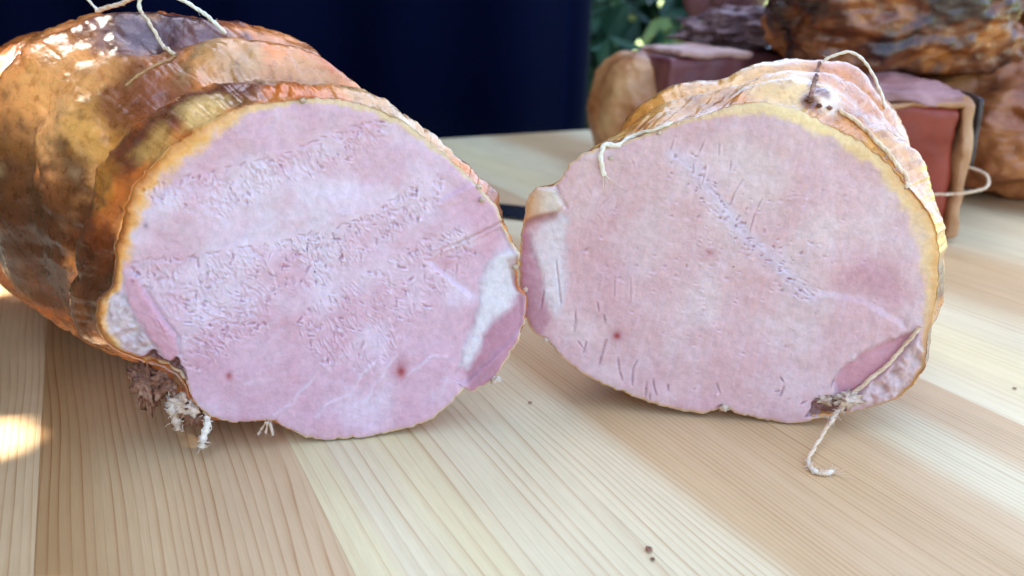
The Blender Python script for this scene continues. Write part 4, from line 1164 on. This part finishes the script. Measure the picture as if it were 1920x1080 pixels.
# lawn and a shrub beyond
LAWN = mat_noise('lawn_grass', [(0.3, L4(92, 116, 60)), (0.7, L4(150, 164, 100))], 9, (0.8, 0.95), 0.5, 0.02)
lawn = mesh_np('lawn', np.array([[-60, -20, -.75], [60, -20, -.75], [60, 120, -.75], [-60, 120, -.75]]), np.array([[0, 1, 2, 3]]), LAWN)
lawn['kind'] = 'structure'
LEAF = mat_noise('dark_leaf', [(0.3, L4(24, 48, 36)), (0.6, L4(58, 96, 72)), (0.8, L4(86, 126, 96))], 7, (0.4, 0.6), 0.0)
def leaves(name, centers, size, mat, parent, rng, droop=0.3):
    m = len(centers)
    prof = np.array([[0, 0, 0], [.28, .22, .05], [.62, .2, .04], [1, 0, -.06], [.62, -.2, .04], [.28, -.22, .05]])
    d = rng.normal(size=(m, 3)); d[:, 2] -= droop; d /= np.linalg.norm(d, axis=1)[:, None]
    s_ = np.cross(d, rng.normal(size=(m, 3))); s_ /= np.linalg.norm(s_, axis=1)[:, None]; nn_ = np.cross(d, s_)
    sz = size * rng.uniform(.7, 1.3, m)
    V = centers[:, None] + sz[:, None, None] * (prof[None, :, :1] * d[:, None] + prof[None, :, 1:2] * s_[:, None] + prof[None, :, 2:] * nn_[:, None])
    Fc = np.concatenate([np.arange(m)[:, None] * 6 + np.array([[0, 1, 2, 3]]), np.arange(m)[:, None] * 6 + np.array([[0, 3, 4, 5]])])
    return mesh_np(name, V.reshape(-1, 3), Fc, mat, parent, smooth=False)
BARK = mat_noise('bark', [(0.3, L4(50, 38, 28)), (0.7, L4(96, 78, 60))], 40, (0.8, 0.95), 0.8, 0.004)
rng = np.random.RandomState(5)
sc = at_y(1170, 60, 2.1)
shrub = empty('dark_shrub', (sc[0], 2.2, -.75), 'blurred dark green shrub behind the table, right of the navy cloth', 'shrub')
cl_ = []
for k in range(90):
    c_ = np.array([sc[0] - .25 + rng.normal() * .26, 2.2 + rng.normal() * .22, rng.uniform(-.7, .75)])
    cl_.append(c_ + rng.normal(size=(60, 3)) * .07)
cl_ = np.vstack(cl_)
cl_ = cl_[(cl_[:, 0] < sc[0] + .17)]
leaves('crown', cl_, .10, LEAF, shrub, rng)['kind'] = 'stuff'
for k in range(7):
    a = rng.normal(size=2) * .16
    V, Fc, _, _ = tube_arrays(resample(np.array([[sc[0] - .2 + a[0] * .2, 2.2 + a[1] * .2, -.75], [sc[0] - .2 + a[0] * .6, 2.2 + a[1] * .6, -.2], [sc[0] - .2 + a[0] * 1.3, 2.2 + a[1], .5]]), .04), .012, 7)
    mesh_np('stem', V, Fc, BARK, shrub)

# unseen hedge added left of the table to shade it, gapped for sun flecks
Sv = np.array(SUN); e1_ = np.cross(Sv, [0, 0, 1.0]); e1_ /= np.linalg.norm(e1_); e2_ = np.cross(e1_, Sv)
hedge = empty('added_shade_hedge', (-0.95, 0.7, -.75), 'unseen tall green hedge added on the left to shade the table', 'hedge')
rng = np.random.RandomState(9)
m = 26000
cen = np.stack([rng.uniform(-1.12, -.78, m), rng.uniform(-.9, 2.4, m), rng.uniform(-.7, 2.25, m)], -1)
T0 = np.array([-.08, .24, .05])
def perp(P, Q0): return np.hypot((P - Q0) @ e1_, (P - Q0) @ e2_)
cen = cen[perp(cen, T0) > .33]
leaves('shade_foliage', cen, .11, LEAF, hedge, rng, 0.0)['kind'] = 'stuff'
m = 42000       # finer leaves where the flecks come through
a_ = rng.uniform(-.46, .46, (m, 2)); dd_ = rng.uniform(1.08, 1.42, m)
cen = T0 + a_[:, :1] * e1_ + a_[:, 1:] * e2_ + dd_[:, None] * Sv
flecks = [(ground(-30, 826), .0105), (ground(30, 1172), .009), (ground(-60, 540), .02), (sf(RL, 4, 120, 0), .006)]
keep = perp(cen, T0) < .46
for P, r in flecks:
    keep &= perp(cen, P) > .062
spots = [sf(RL, x, y, 0) for x, y in ((60, 130), (110, 110), (100, 180), (60, 220), (120, 285), (90, 240), (170, 150), (185, 230), (380, 208), (330, 228), (240, 120), (150, 60))]
near = np.zeros(len(cen), bool)
for P in spots: near |= perp(cen, P) < .026
keep &= ~near
leaves('shade_foliage', cen[keep], .036, LEAF, hedge, rng, 0.0)['kind'] = 'stuff'
tiny = []
for P in spots:
    k_ = 1800; rr_ = .036 * np.sqrt(rng.rand(k_)); th_ = rng.uniform(0, 6.283, k_)
    tiny.append(P + (rr_ * np.cos(th_))[:, None] * e1_ + (rr_ * np.sin(th_))[:, None] * e2_ + rng.uniform(1.08, 1.42, k_)[:, None] * Sv)
tiny = np.vstack(tiny)
cov = sum((perp(tiny, P) < .036).astype(float) for P in spots)
tiny = tiny[rng.rand(len(tiny)) < 1.0 / np.maximum(cov, 1)]
for P, r in flecks: tiny = tiny[perp(tiny, P) > r + .004]
# dense small leaves round each clear gap, and a second layer over the shaded table
ring = []
for P, r in flecks:
    k_ = 7000; rr_ = .068 * np.sqrt(rng.rand(k_)); th_ = rng.uniform(0, 6.283, k_)
    q = P + (rr_ * np.cos(th_))[:, None] * e1_ + (rr_ * np.sin(th_))[:, None] * e2_ + rng.uniform(1.08, 1.42, k_)[:, None] * Sv
    ring.append(q)
ring = np.vstack(ring)
for P, r in flecks: ring = ring[perp(ring, P) > r + .006]
for P in spots: ring = ring[perp(ring, P) > .03]
leaves('shade_foliage', ring, .010, LEAF, hedge, rng, 0.0)['kind'] = 'stuff'
fill = np.array([ground(x, y) for x in range(120, 2000, 45) for y in range(470, 1100, 40)])
fill = np.repeat(fill, 4, 0) + rng.normal(size=(len(fill) * 4, 3)) * .004 + rng.uniform(1.1, 1.4, len(fill) * 4)[:, None] * Sv
for P, r in flecks: fill = fill[perp(fill, P) > .06]
for P in spots: fill = fill[perp(fill, P) > .06]
more_ = np.array([ground(x, y) for x in range(838, 900, 14) for y in range(906, 956, 12)])
more_ = np.repeat(more_, 3, 0) + rng.normal(size=(len(more_) * 3, 3)) * .003 + rng.uniform(1.1, 1.4, len(more_) * 3)[:, None] * Sv
fill = np.vstack([fill, more_])
leaves('shade_foliage', fill, .036, LEAF, hedge, rng, 0.0)['kind'] = 'stuff'
leaves('shade_foliage', tiny, .006, LEAF, hedge, rng, 0.0)['kind'] = 'stuff'
for k in range(9):
    y = -.8 + k * .39
    V, Fc, _, _ = tube_arrays(resample(np.array([[-.96, y, -.75], [-.94 + rng.normal() * .03, y + .05, .3], [-.97, y + rng.normal() * .1, 1.4], [-.95, y + rng.normal() * .15, 2.1]]), .06), np.full(1, .009), 7)
    mesh_np('stem', V, Fc, BARK, hedge)
